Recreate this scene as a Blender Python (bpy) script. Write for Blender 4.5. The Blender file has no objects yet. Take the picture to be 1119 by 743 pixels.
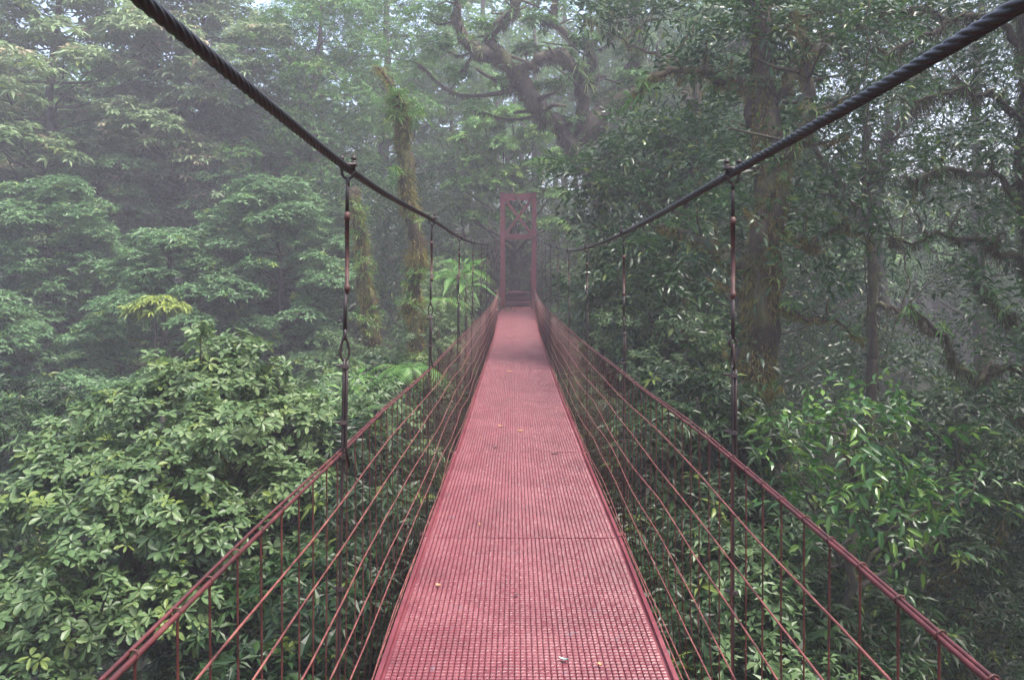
import bpy, math, random
import numpy as np
from mathutils import Vector, Matrix, Quaternion
R = math.radians
PI = math.pi
sc = bpy.context.scene
col = sc.collection
rng = np.random.default_rng(7)
random.seed(7)

# ------------------------------------------------------------------ camera, sky, sun, exposure
EYE = 1.59                       # eye height above the near deck (deck = 0)
F, CX, CY = 839.0, 563.0, 300.0  # focal length and vanishing point, measured on the photograph
cam = bpy.data.cameras.new('camera')
cam.sensor_width = 36.0
cam.lens = F / 1119 * 36
cam.shift_x = -(CX - 559.5) / 1119
cam.shift_y = -(371.5 - CY) / 1119
cam.clip_start = 0.05
cam.clip_end = 2000
co = bpy.data.objects.new('camera', cam)
co.location = (0, 0, EYE)
co.rotation_euler = (R(90), 0, 0)
col.objects.link(co)
sc.camera = co

SUN_EL, SUN_AZ = 68.0, 112.0
w = bpy.data.worlds.new('World')
sc.world = w
w.use_nodes = True
wn = w.node_tree
sky = wn.nodes.new('ShaderNodeTexSky')
sky.sky_type = 'NISHITA'
sky.sun_disc = False
sky.sun_elevation = R(SUN_EL)
sky.sun_rotation = R(SUN_AZ)
sky.air_density = 1.0
sky.dust_density = 5.0
wn.links.new(sky.outputs[0], wn.nodes['Background'].inputs[0])
wn.nodes['Background'].inputs[1].default_value = 0.15

sl = bpy.data.lights.new('sun', 'SUN')
sl.energy = 1.5
sl.angle = R(20)
sl.color = (1.0, 0.97, 0.95)
so = bpy.data.objects.new('sun', sl)
S = Vector((math.sin(R(SUN_AZ)) * math.cos(R(SUN_EL)), math.cos(R(SUN_AZ)) * math.cos(R(SUN_EL)), math.sin(R(SUN_EL))))
so.rotation_euler = S.to_track_quat('Z', 'Y').to_euler()
so.location = (-20, 10, 40)
col.objects.link(so)

sc.view_settings.view_transform = 'Standard'
sc.view_settings.look = 'None'
sc.view_settings.gamma = 1
sc.view_settings.exposure = 1.9
sc.cycles.volume_bounces = 2
sc.cycles.max_bounces = 8
sc.cycles.diffuse_bounces = 3
sc.cycles.glossy_bounces = 2
sc.cycles.transmission_bounces = 3
sc.cycles.use_denoising = True
HAZE = 0.0037

# ------------------------------------------------------------------ helpers
def W(px, py, Y):
    """a point of the place, from where it shows and how far off it stands"""
    return Vector(((px - CX) / F * Y, Y, EYE + (CY - py) / F * Y))

def tag(o, label=None, cat=None, group=None, kind=None):
    if label: o['label'] = label
    if cat: o['category'] = cat
    if group: o['group'] = group
    if kind: o['kind'] = kind
    return o

def empty(name, loc):
    o = bpy.data.objects.new(name, None)
    o.location = loc
    o.empty_display_size = 0.2
    col.objects.link(o)
    return o

def mesh_np(name, V, loops, starts, totals, mat, parent=None, tint=None, smooth=False):
    me = bpy.data.meshes.new(name)
    V = np.asarray(V, dtype=np.float32)
    me.vertices.add(len(V)); me.vertices.foreach_set('co', V.ravel())
    me.loops.add(len(loops)); me.loops.foreach_set('vertex_index', np.asarray(loops, dtype=np.int32).ravel())
    me.polygons.add(len(starts))
    me.polygons.foreach_set('loop_start', np.asarray(starts, dtype=np.int32))
    me.polygons.foreach_set('loop_total', np.asarray(totals, dtype=np.int32))
    me.update(calc_edges=True)
    me.polygons.foreach_set('use_smooth', np.full(len(starts), smooth, dtype=bool))
    if tint is not None:
        a = me.color_attributes.new('tint', 'FLOAT_COLOR', 'POINT')
        a.data.foreach_set('color', np.asarray(tint, dtype=np.float32).ravel())
    me.materials.append(mat)
    o = bpy.data.objects.new(name, me)
    col.objects.link(o)
    if parent: o.parent = parent
    return o

class MB:
    """collects quads and triangles for ONE mesh"""
    def __init__(s, org=(0, 0, 0)):
        s.v = []; s.f = []; s.n = 0; s.org = np.array(org, dtype=float)
    def add(s, V, Fs):
        V = np.asarray(V, dtype=float) - s.org
        s.v.append(V)
        for f in Fs: s.f.append([i + s.n for i in f])
        s.n += len(V)
    def box(s, a, b, taper=0.0):
        (x0, y0, z0), (x1, y1, z1) = a, b
        V = [(x0, y0, z0), (x1, y0, z0), (x1, y1, z0), (x0, y1, z0), (x0 + taper, y0 + taper, z1), (x1 - taper, y0 + taper, z1), (x1 - taper, y1 - taper, z1), (x0 + taper, y1 - taper, z1)]
        s.add(V, [(3, 2, 1, 0), (4, 5, 6, 7), (0, 1, 5, 4), (1, 2, 6, 5), (2, 3, 7, 6), (3, 0, 4, 7)])
    def bar(s, p, q, wx, wy, up=(0, 1, 0)):
        p, q, up = Vector(p), Vector(q), Vector(up)
        d = (q - p).normalized(); a = d.cross(up).normalized(); b = a.cross(d)
        V = []
        for c in (p, q):
            for i, j in ((-1, -1), (1, -1), (1, 1), (-1, 1)): V.append(c + a * (i * wx / 2) + b * (j * wy / 2))
        s.add([tuple(x) for x in V], [(0, 1, 2, 3), (7, 6, 5, 4), (0, 4, 5, 1), (1, 5, 6, 2), (2, 6, 7, 3), (3, 7, 4, 0)])
    def tube(s, pts, rad, seg=8, rough=0.0, seed=0, closed=False, lobes=0, lay=0.12, depth=0.12):
        P = np.asarray([tuple(p) for p in pts], dtype=float)
        n = len(P)
        rad = np.broadcast_to(np.asarray(rad, dtype=float), (n,)).copy()
        T = np.gradient(P, axis=0)
        if closed:
            T = np.roll(P, -1, 0) - np.roll(P, 1, 0)
        T /= np.linalg.norm(T, axis=1)[:, None] + 1e-12
        u = np.cross(T[0], (0.13, 0.2, 0.97))
        if np.linalg.norm(u) < 0.3: u = np.cross(T[0], (1, 0.1, 0.0))
        u /= np.linalg.norm(u)
        U = np.zeros((n, 3)); U[0] = u
        for i in range(1, n):
            u = u - T[i] * np.dot(u, T[i]); u /= np.linalg.norm(u) + 1e-12; U[i] = u
        Vv = np.cross(T, U)
        an = np.arange(seg) / seg * 2 * PI
        rr = np.repeat(rad[:, None], seg, 1)
        if rough:
            g = np.random.default_rng(seed)
            nz = g.normal(0, 1, (n, seg))
            nz = (nz + np.roll(nz, 1, 1) + np.roll(nz, 1, 0) + np.roll(nz, -1, 0)) / 2
            rr = rr * (1 + rough * nz)
        if lobes:
            arc = np.concatenate([[0], np.cumsum(np.linalg.norm(np.diff(P, axis=0), axis=1))])
            ph = an[None, :] * lobes - (arc / lay * 2 * PI * 1.0)[:, None] * lobes / 1.0
            rr = rr * (1 - depth + depth * 2 * np.sqrt(np.abs(np.cos(ph / 2))) - depth * 0.6)
        V = P[:, None, :] + rr[:, :, None] * (np.cos(an)[None, :, None] * U[:, None, :] + np.sin(an)[None, :, None] * Vv[:, None, :])
        V = V.reshape(-1, 3)
        Fs = []
        m = n if closed else n - 1
        for i in range(m):
            a = i * seg; b = ((i + 1) % n) * seg
            for j in range(seg):
                k = (j + 1) % seg
                Fs.append((a + j, a + k, b + k, b + j))
        if not closed:
            Fs.append(tuple(range(seg - 1, -1, -1)))
            Fs.append(tuple(range((n - 1) * seg, n * seg)))
        s.add(V, Fs)
    def build(s, name, mat, parent=None, smooth=True):
        V = np.concatenate(s.v)
        tot = np.array([len(f) for f in s.f]); st = np.concatenate([[0], np.cumsum(tot)[:-1]])
        lp = np.array([i for f in s.f for i in f])
        o = mesh_np(name, V, lp, st, tot, mat, parent, None, smooth)
        return o

def curve_pts(ctrl, n):
    """Catmull-Rom through control points"""
    C = [np.array(tuple(c), dtype=float) for c in ctrl]
    C = [2 * C[0] - C[1]] + C + [2 * C[-1] - C[-2]]
    out = []
    m = len(C) - 3
    for i in range(m):
        p0, p1, p2, p3 = C[i:i + 4]
        k = max(2, n // m)
        for t in np.linspace(0, 1, k, endpoint=(i == m - 1)):
            out.append(0.5 * ((2 * p1) + (-p0 + p2) * t + (2 * p0 - 5 * p1 + 4 * p2 - p3) * t * t + (-p0 + 3 * p1 - 3 * p2 + p3) * t ** 3))
    return np.array(out)

# ------------------------------------------------------------------ materials
def new_mat(name):
    m = bpy.data.materials.new(name); m.use_nodes = True
    nt = m.node_tree; b = nt.nodes['Principled BSDF']
    return m, nt, b
def nd(nt, t, **kw):
    n = nt.nodes.new(t)
    for k, v in kw.items(): setattr(n, k, v)
    return n
def noise(nt, scale, detail=5, rough=0.6, coord='Object', dist=0.0, stretch=None):
    tc = nd(nt, 'ShaderNodeTexCoord'); n = nd(nt, 'ShaderNodeTexNoise')
    n.inputs['Scale'].default_value = scale; n.inputs['Detail'].default_value = detail; n.inputs['Roughness'].default_value = rough
    n.inputs['Distortion'].default_value = dist
    if stretch:
        mp = nd(nt, 'ShaderNodeMapping'); mp.inputs['Scale'].default_value = stretch
        nt.links.new(tc.outputs[coord], mp.inputs[0]); nt.links.new(mp.outputs[0], n.inputs['Vector'])
    else: nt.links.new(tc.outputs[coord], n.inputs['Vector'])
    return n
def ramp(nt, src, stops):
    r = nd(nt, 'ShaderNodeValToRGB')
    e = r.color_ramp.elements
    while len(e) < len(stops): e.new(0.5)
    for i, (p, c) in enumerate(stops):
        e[i].position = p; e[i].color = (c[0], c[1], c[2], 1) if len(c) == 3 else c
    nt.links.new(src, r.inputs[0]); return r
def bump(nt, b, src, strength, dist):
    bp = nd(nt, 'ShaderNodeBump'); bp.inputs['Strength'].default_value = strength; bp.inputs['Distance'].default_value = dist
    nt.links.new(src, bp.inputs['Height']); nt.links.new(bp.outputs[0], b.inputs['Normal'])

def metal_mat(name, stops, rough=0.5, scale=25, metallic=0.0, bstr=0.4, world=True):
    m, nt, b = new_mat(name)
    n = noise(nt, scale, 6, 0.65)
    r = ramp(nt, n.outputs['Fac'], stops)
    nt.links.new(r.outputs[0], b.inputs['Base Color'])
    n2 = noise(nt, scale * 6, 4)
    rr = nd(nt, 'ShaderNodeMapRange'); rr.inputs[3].default_value = rough - 0.12; rr.inputs[4].default_value = rough + 0.15
    nt.links.new(n2.outputs['Fac'], rr.inputs[0]); nt.links.new(rr.outputs[0], b.inputs['Roughness'])
    b.inputs['Metallic'].default_value = metallic
    bump(nt, b, n2.outputs['Fac'], bstr, 0.002)
    return m
M = {}
M['wire_red'] = metal_mat('painted_red_wire', [(0.3, (0.04, 0.012, 0.009)), (0.5, (0.16, 0.046, 0.040)), (0.75, (0.27, 0.11, 0.08))], 0.5, 14)
M['rail_red'] = metal_mat('painted_red_cable', [(0.3, (0.03, 0.009, 0.008)), (0.5, (0.070, 0.013, 0.014)), (0.62, (0.10, 0.022, 0.022)), (0.8, (0.18, 0.06, 0.05))], 0.55, 14)
M['rust'] = metal_mat('rusty_dark_red_wire', [(0.3, (0.022, 0.009, 0.007)), (0.55, (0.085, 0.022, 0.017)), (0.75, (0.15, 0.045, 0.032))], 0.6, 16)
M['black_cable'] = metal_mat('greased_black_steel_cable', [(0.3, (0.008, 0.008, 0.010)), (0.7, (0.024, 0.020, 0.024))], 0.44, 30)
M['iron'] = metal_mat('dark_iron', [(0.3, (0.012, 0.010, 0.011)), (0.6, (0.035, 0.022, 0.020)), (0.8, (0.09, 0.035, 0.022))], 0.55, 30)
M['sleeve'] = metal_mat('worn_red_turnbuckle_paint', [(0.3, (0.014, 0.008, 0.007)), (0.5, (0.055, 0.016, 0.013)), (0.75, (0.12, 0.055, 0.04))], 0.6, 22)
M['tower_red'] = metal_mat('painted_red_tower_steel', [(0.3, (0.07, 0.014, 0.015)), (0.5, (0.16, 0.024, 0.027)), (0.75, (0.10, 0.03, 0.024))], 0.55, 3)
def deck_mat():
    m, nt, b = new_mat('red_painted_steel_grating')
    n = noise(nt, 2.2, 8, 0.7, 'Object'); n3 = noise(nt, 7, 6, 0.7, 'Object')
    r = ramp(nt, n.outputs['Fac'], [(0.25, (0.085, 0.017, 0.022)), (0.5, (0.145, 0.030, 0.038)), (0.72, (0.21, 0.066, 0.072))])
    mx = nd(nt, 'ShaderNodeMix', data_type='RGBA')
    wear = ramp(nt, n3.outputs['Fac'], [(0.61, (0, 0, 0)), (0.70, (0.75, 0.75, 0.75))])
    nt.links.new(wear.outputs[0], mx.inputs[0]); nt.links.new(r.outputs[0], mx.inputs[6]); mx.inputs[7].default_value = (0.13, 0.10, 0.12, 1)
    nt.links.new(mx.outputs[2], b.inputs['Base Color'])
    n2 = noise(nt, 60, 4)
    rr = nd(nt, 'ShaderNodeMapRange'); rr.inputs[3].default_value = 0.27; rr.inputs[4].default_value = 0.5
    nt.links.new(n3.outputs['Fac'], rr.inputs[0]); nt.links.new(rr.outputs[0], b.inputs['Roughness'])
    bump(nt, b, n2.outputs['Fac'], 0.35, 0.002)
    return m
M['deck'] = deck_mat()

def leaf_mat(name, dark, mid, light, young=(0.16, 0.22, 0.04), rough=0.40, spec=0.35, trans=0.35):
    m, nt, b = new_mat(name)
    at = nd(nt, 'ShaderNodeAttribute', attribute_name='tint')
    sp = nd(nt, 'ShaderNodeSeparateColor'); nt.links.new(at.outputs['Color'], sp.inputs[0])
    r = ramp(nt, sp.outputs[0], [(0.0, dark), (0.5, mid), (1.0, light)])
    m1 = nd(nt, 'ShaderNodeMix', data_type='RGBA'); nt.links.new(sp.outputs[1], m1.inputs[0]); nt.links.new(r.outputs[0], m1.inputs[6]); m1.inputs[7].default_value = (*young, 1)
    m2 = nd(nt, 'ShaderNodeMix', data_type='RGBA'); nt.links.new(sp.outputs[2], m2.inputs[0]); nt.links.new(m1.outputs[2], m2.inputs[6]); m2.inputs[7].default_value = (0.50, 0.40, 0.28, 1)
    nt.links.new(m2.outputs[2], b.inputs['Base Color'])
    b.inputs['Roughness'].default_value = rough
    b.inputs['Specular IOR Level'].default_value = spec
    tr = nd(nt, 'ShaderNodeBsdfTranslucent'); nt.links.new(m2.outputs[2], tr.inputs[0])
    ms = nd(nt, 'ShaderNodeMixShader'); ms.inputs[0].default_value = trans
    nt.links.new(b.outputs[0], ms.inputs[1]); nt.links.new(tr.outputs[0], ms.inputs[2])
    nt.links.new(ms.outputs[0], nt.nodes['Material Output'].inputs[0])
    return m
M['leaf_bright'] = leaf_mat('leaf_glossy_bush', (0.035, 0.080, 0.027), (0.095, 0.165, 0.058), (0.19, 0.26, 0.10), rough=0.40, spec=0.45)
M['leaf_layer'] = leaf_mat('leaf_layered_tree', (0.045, 0.11, 0.042), (0.10, 0.20, 0.08), (0.19, 0.30, 0.13), young=(0.30, 0.36, 0.05))
M['leaf_fine'] = leaf_mat('leaf_fine_tree', (0.035, 0.10, 0.025), (0.07, 0.18, 0.035), (0.13, 0.26, 0.05))
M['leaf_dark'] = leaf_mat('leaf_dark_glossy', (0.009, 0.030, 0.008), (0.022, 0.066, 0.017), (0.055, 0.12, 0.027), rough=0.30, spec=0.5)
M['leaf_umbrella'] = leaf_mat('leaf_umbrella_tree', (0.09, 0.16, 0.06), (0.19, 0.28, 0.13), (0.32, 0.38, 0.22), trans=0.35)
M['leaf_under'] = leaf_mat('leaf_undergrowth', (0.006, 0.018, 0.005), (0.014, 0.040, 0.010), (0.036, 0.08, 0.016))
M['moss_olive'] = leaf_mat('olive_trunk_moss', (0.03, 0.026, 0.010), (0.085, 0.068, 0.024), (0.19, 0.14, 0.05), young=(0.10, 0.14, 0.03), rough=0.85, spec=0.15, trans=0.2)
M['leaf_sapling'] = leaf_mat('leaf_wet_sapling', (0.014, 0.048, 0.012), (0.036, 0.11, 0.024), (0.085, 0.19, 0.04), young=(0.16, 0.28, 0.045), rough=0.3, spec=0.5)
M['leaf_lime'] = leaf_mat('leaf_light_green', (0.07, 0.17, 0.04), (0.13, 0.28, 0.06), (0.20, 0.38, 0.08), young=(0.28, 0.42, 0.08), rough=0.4)
M['moss'] = leaf_mat('hanging_moss', (0.05, 0.044, 0.014), (0.16, 0.132, 0.040), (0.28, 0.225, 0.08), young=(0.15, 0.21, 0.04), rough=0.85, spec=0.15, trans=0.2)
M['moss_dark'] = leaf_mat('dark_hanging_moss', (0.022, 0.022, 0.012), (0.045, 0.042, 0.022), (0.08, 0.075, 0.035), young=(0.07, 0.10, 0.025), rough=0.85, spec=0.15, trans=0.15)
M['petal'] = leaf_mat('yellow_fallen_leaf', (0.45, 0.20, 0.05), (0.55, 0.32, 0.08), (0.60, 0.45, 0.15))
def bark_mat(name, a, b_, c, mossy):
    m, nt, b = new_mat(name)
    n = noise(nt, 3.5, 8, 0.7, stretch=(1, 1, 0.35)); n2 = noise(nt, 18, 6, 0.7, stretch=(1, 1, 0.3)); n3 = noise(nt, 1.3, 6, 0.7)
    r = ramp(nt, n.outputs['Fac'], [(0.3, a), (0.55, b_), (0.75, c)])
    f = ramp(nt, n3.outputs['Fac'], [(0.62 - mossy, (0, 0, 0)), (0.72 - mossy, (1, 1, 1))])
    mx = nd(nt, 'ShaderNodeMix', data_type='RGBA'); nt.links.new(f.outputs[0], mx.inputs[0]); nt.links.new(r.outputs[0], mx.inputs[6])
    mc = ramp(nt, n2.outputs['Fac'], [(0.3, (0.024, 0.030, 0.009)), (0.7, (0.10, 0.10, 0.030))]); nt.links.new(mc.outputs[0], mx.inputs[7])
    nt.links.new(mx.outputs[2], b.inputs['Base Color']); b.inputs['Roughness'].default_value = 0.85
    bump(nt, b, n2.outputs['Fac'], 0.9, 0.03)
    return m
M['bark'] = bark_mat('wet_brown_bark', (0.03, 0.026, 0.02), (0.058, 0.050, 0.038), (0.10, 0.092, 0.07), 0.12)
M['bark_moss'] = bark_mat('mossy_bark', (0.016, 0.012, 0.008), (0.038, 0.028, 0.016), (0.07, 0.052, 0.03), 0.12)
M['bark_pale'] = bark_mat('pale_grey_bark', (0.08, 0.07, 0.065), (0.14, 0.125, 0.115), (0.22, 0.20, 0.19), 0.0)

# ------------------------------------------------------------------ terrain
def sstep(a, b, x):
    t = np.clip((x - a) / (b - a), 0, 1); return t * t * (3 - 2 * t)
def ground_z(x, y):
    x = np.asarray(x, dtype=float); y = np.asarray(y, dtype=float)
    z = -15 + 15.1 * sstep(11, 26.5, y) + 0.12 * np.clip(y - 30, 0, 200)
    z = z + 15 * sstep(-8, -30, y)
    lat = np.clip(np.abs(x) - 7, 0, 200)
    z = z - 4.5 * sstep(2, 14, lat) * sstep(14, 26, y) + 0.10 * np.clip(np.abs(x) - 22, 0, 200)
    z = z + 0.35 * np.sin(x * 0.43 + 1) * np.cos(y * 0.37) * np.clip(np.abs(x) / 4, 0, 1) + 0.8 * np.sin(x * 0.11) * np.cos(y * 0.09 + 2) * np.clip(np.abs(x) / 8, 0, 1)
    return z
gz = lambda x, y: float(ground_z(x, y))
gx = np.concatenate([np.linspace(-150, -42, 28), np.linspace(-40, 40, 81), np.linspace(42, 150, 28)])
gy = np.concatenate([np.linspace(-150, -22, 30), np.linspace(-20, 60, 81), np.linspace(63, 150, 25)])
GX, GY = np.meshgrid(gx, gy)
GZ = ground_z(GX, GY)
V = np.stack([GX, GY, GZ], -1).reshape(-1, 3)
nx, ny = len(gx), len(gy)
ii = (np.arange(ny - 1)[:, None] * nx + np.arange(nx - 1)[None, :]).ravel()
Q = np.stack([ii, ii + 1, ii + nx + 1, ii + nx], 1)
mg, nt, b = new_mat('forest_floor')
n1 = noise(nt, 0.6, 8, 0.7); n2 = noise(nt, 6, 8, 0.7)
rg = ramp(nt, n1.outputs['Fac'], [(0.35, (0.025, 0.018, 0.010)), (0.5, (0.030, 0.040, 0.014)), (0.7, (0.045, 0.065, 0.02))])
nt.links.new(rg.outputs[0], b.inputs['Base Color']); b.inputs['Roughness'].default_value = 0.9
bump(nt, b, n2.outputs['Fac'], 1.0, 0.15)
g = mesh_np('ground', V, Q.ravel(), np.arange(len(Q)) * 4, np.full(len(Q), 4), mg, None, None, True)
tag(g, 'steep mossy rainforest floor dropping away below the bridge', 'ground', None, 'structure')

# ------------------------------------------------------------------ haze
def cube_obj(name, a, b_, mat):
    mb = MB(); mb.box(a, b_); o = mb.build(name, mat, None, False); return o
mh = bpy.data.materials.new('haze'); mh.use_nodes = True
nt = mh.node_tree; nt.nodes.remove(nt.nodes['Principled BSDF'])
pv = nd(nt, 'ShaderNodeVolumePrincipled')
pv.inputs['Color'].default_value = (0.93, 0.89, 1.0, 1)
pv.inputs['Density'].default_value = HAZE
pv.inputs['Anisotropy'].default_value = 0.2
nt.links.new(pv.outputs[0], nt.nodes['Material Output'].inputs['Volume'])
tag(cube_obj('haze', (-156, -156, -24), (156, 156, 27), mh), 'pale lavender mist hanging through the whole forest', 'haze', None, 'stuff')

# ------------------------------------------------------------------ foliage tools
def norm(a): return a / (np.linalg.norm(a, axis=-1, keepdims=True) + 1e-9)

LEAF = {
    3: (np.array([[0, 0, 0], [-.5, .45, .12], [.5, .45, .12], [0, .48, 0], [0, 1, -.0]]), [(0, 2, 3), (2, 4, 3), (0, 3, 1), (3, 4, 1)]),
    6: (np.array([[0, 0, 0], [-.38, .25, .08], [.38, .25, .08], [-.46, .6, .09], [.46, .6, .09], [0, .27, 0], [0, .62, 0], [0, 1, 0]]),
        [(0, 2, 5), (2, 4, 6, 5), (4, 7, 6), (0, 5, 1), (5, 6, 3, 1), (6, 7, 3)]),
    8: (np.array([[0, 0, 0], [-.26, .2, .05], [.26, .2, .05], [-.5, .6, .08], [.5, .6, .08], [-.34, .88, .04], [.34, .88, .04], [0, .22, 0], [0, .62, 0], [0, 1, -.03]]),
        [(0, 2, 7), (2, 4, 8, 7), (4, 6, 9, 8), (0, 7, 1), (7, 8, 3, 1), (8, 9, 5, 3)]),
    1: (np.array([[0, 0, 0], [.5, .5, .0], [0, 1, -.06], [-.5, .5, .0]]), [(0, 1, 2, 3)]),
}
def leaves(name, P, D, N, L, Wd, tint, mat, parent, detail=3, droop=0.15, g=None):
    n = len(P)
    T, Fc = LEAF[detail]
    D = norm(D); Sd = norm(np.cross(D, N)); U = np.cross(Sd, D)
    L = np.broadcast_to(L, (n,)); Wd = np.broadcast_to(Wd, (n,)); dr = np.broadcast_to(droop, (n,))
    k = len(T)
    V = P[:, None, :] + Sd[:, None, :] * (T[None, :, 0, None] * Wd[:, None, None]) + D[:, None, :] * (T[None, :, 1, None] * L[:, None, None]) + U[:, None, :] * (T[None, :, 2, None] * Wd[:, None, None] * 2)
    V[:, :, 2] -= (T[None, :, 1] ** 2) * (L * dr)[:, None]
    V = V.reshape(-1, 3)
    base = np.arange(n) * k
    tot = np.array([len(f) for f in Fc]); flat = np.concatenate([np.array(f) for f in Fc])
    loops = (base[:, None] + flat[None, :]).ravel()
    totals = np.tile(tot, n); starts = np.concatenate([[0], np.cumsum(totals)[:-1]])
    t4 = np.ones((n, k, 4), dtype=np.float32); t4[:, :, :3] = tint[:, None, :]
    return mesh_np(name, V, loops, starts, totals, mat, parent, t4.reshape(-1, 4), False)

def perp(A, g):
    r = g.normal(0, 1, A.shape); r -= A * np.sum(r * A, -1, keepdims=True); return norm(r)

class Crown:
    """gathers leaves of one crown; positions are local to the plant's base"""
    def __init__(s, seed, org=(0, 0, 0)):
        s.g = np.random.default_rng(seed); s.org = np.array(tuple(org), dtype=float)
        s.P = []; s.D = []; s.N = []; s.L = []; s.Wd = []; s.T = []; s.dr = []
    def push(s, P, D, N, L, Wd, T, dr):
        s.P.append(P); s.D.append(D); s.N.append(N); s.L.append(L); s.Wd.append(Wd); s.T.append(T); s.dr.append(dr)
    def tints(s, n, base, young, pink):
        g = s.g; t = np.zeros((n, 3)); t[:, 0] = np.clip(base + g.normal(0, 0.24, n), 0, 1)
        t[:, 1] = (g.random(n) < young) * g.uniform(0.4, 1.0, n); t[:, 2] = (g.random(n) < pink) * g.uniform(0.4, 1, n)
        return t
    def rosettes(s, P, A, k, L, ratio, spread=(60, 105), young=0.05, pink=0.0, droop=0.2, base=0.5):
        """k leaves round each axis A"""
        g = s.g; n = len(P)
        u = perp(A, g); v = np.cross(A, u)
        sb = np.clip(base + g.normal(0, 0.15, n), 0, 1)
        sy = g.random(n) < young; spk = g.random(n) < pink
        for i in range(k):
            an = (i + g.uniform(-.25, .25, n)) / k * 2 * PI
            th = np.radians(g.uniform(spread[0], spread[1], n))
            rad = u * np.cos(an)[:, None] + v * np.sin(an)[:, None]
            D = A * np.cos(th)[:, None] + rad * np.sin(th)[:, None]
            N = A * np.sin(th)[:, None] - rad * np.cos(th)[:, None] + g.normal(0, .22, (n, 3))
            Ls = L * g.uniform(.6, 1.15, n)
            t = s.tints(n, 0.5, 0, 0); t[:, 0] = np.clip(t[:, 0] * .5 + sb * .5, 0, 1); t[:, 1] = sy * g.uniform(.3, 1, n)
            t[:, 2] = spk * g.uniform(.5, 1, n)
            s.push(P + D * (L * .08), D, norm(N), Ls, Ls * ratio * g.uniform(.8, 1.2, n), t, droop * g.uniform(.3, 1.7, n))
    def sprays(s, P, A, k, L, ratio, tw=3.0, young=0.05, droop=0.2, base=0.5, pink=0.0):
        """a twig along A with alternate leaves both sides, twig length tw leaf lengths"""
        g = s.g; n = len(P)
        A = norm(A); side = norm(np.cross(A, np.array([0, 0, 1.0]) + g.normal(0, .35, (n, 3))))
        up = np.cross(side, A)
        sb = np.clip(base + g.normal(0, 0.15, n), 0, 1)
        for i in range(k):
            f = (i + .4) / k
            sg = 1 if i % 2 else -1
            org = P + A * (f * tw * L)
            org[:, 2] -= droop * (f ** 2) * tw * L * .7
            an = np.radians(g.uniform(38, 70, n)) if i < k - 1 else np.radians(g.uniform(0, 15, n))
            D = A * np.cos(an)[:, None] + side * (sg * np.sin(an))[:, None] + g.normal(0, .12, (n, 3))
            Ls = L * g.uniform(.7, 1.15, n) * (1 - .25 * f)
            t = s.tints(n, 0.5, 0, pink); t[:, 0] = np.clip(t[:, 0] * .5 + sb * .5, 0, 1)
            t[:, 1] = (g.random(n) < young * (0.3 + 1.8 * f)) * g.uniform(.3, 1, n)
            s.push(org, norm(D), norm(up + g.normal(0, .25, (n, 3))), Ls, Ls * ratio * g.uniform(.8, 1.2, n), t, droop * g.uniform(.5, 2, n))
    def clump(s, c, r, n, style='rosette', L=.14, ratio=.38, k=6, low=.25, rmin=.55, **kw):
        g = s.g
        d = norm(g.normal(0, 1, (n, 3)))
        flip = (d[:, 2] < 0) & (g.random(n) > low); d[flip, 2] *= -1
        q = rmin + (1.05 - rmin) * g.random(n) ** .6
        lump = 1 + .16 * np.sin(d[:, 0] * 5 + c[0] * 3) * np.cos(d[:, 1] * 4 + c[2] * 3)
        P = np.array(tuple(c)) - s.org + d * np.array(r) * (q * lump)[:, None]
        nrm = norm(d / np.array(r))
        kw['base'] = kw.get('base', .5) + g.uniform(-.28, .28)
        if style == 'rosette':
            A = norm(nrm * .7 + np.array([0, 0, .7]) + g.normal(0, .25, (n, 3)))
            s.rosettes(P, A, k, L, ratio, **kw)
        elif style == 'umbrella':
            A = norm(nrm * .25 + np.array([0, 0, 1.0]) + g.normal(0, .15, (n, 3)))
            kw.setdefault('spread', (78, 128)); s.rosettes(P, A, k, L, ratio, **kw)
        else:
            A = norm(nrm * .9 + g.normal(0, .35, (n, 3)) + np.array([0, 0, .05]))
            s.sprays(P, A, k, L, ratio, **kw)
    def build(s, name, mat, parent, detail=3):
        c = lambda a: np.concatenate(a)
        return leaves(name, c(s.P), c(s.D), c(s.N), c(s.L), c(s.Wd), c(s.T), mat, parent, detail, c(s.dr))
    @property
    def count(s): return sum(len(p) for p in s.P)

class Wood:
    def __init__(s, seed, org=(0, 0, 0)):
        s.g = np.random.default_rng(seed); s.mb = MB(org); s.paths = []
    def limb(s, ctrl, r0, r1, n=14, seg=8, wob=.05, rough=.09, keep=True):
        P = curve_pts(ctrl, n)
        ln = np.linalg.norm(P[-1] - P[0])
        w_ = s.g.normal(0, 1, P.shape); w_ = (w_ + np.roll(w_, 1, 0) + np.roll(w_, -1, 0)) / 3
        w_[0] = 0; P = P + w_ * wob * min(ln * .25, 1.0)
        t = np.linspace(0, 1, len(P)); rad = r0 * (1 - t) ** 1 + r1 * t
        s.mb.tube(P, rad, seg, rough, int(s.g.integers(1e6)))
        if keep: s.paths.append((P, rad))
        return P, rad
    def twigs(s, path, n, length, r, up=.3):
        P, rad = path
        for _ in range(n):
            i = int(s.g.integers(len(P) // 3, len(P)))
            d = s.g.normal(0, 1, 3); d[2] = abs(d[2]) * up + up * .3; d /= np.linalg.norm(d)
            l = length * s.g.uniform(.5, 1.2)
            a = P[i]; m = a + d * l * .5 + s.g.normal(0, .08 * l, 3); e = a + d * l + s.g.normal(0, .15 * l, 3)
            s.limb([a, m, e], r, r * .35, 6, 5, .03, keep=False)
    def build(s, name, mat, parent): return s.mb.build(name, mat, parent, True)

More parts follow.
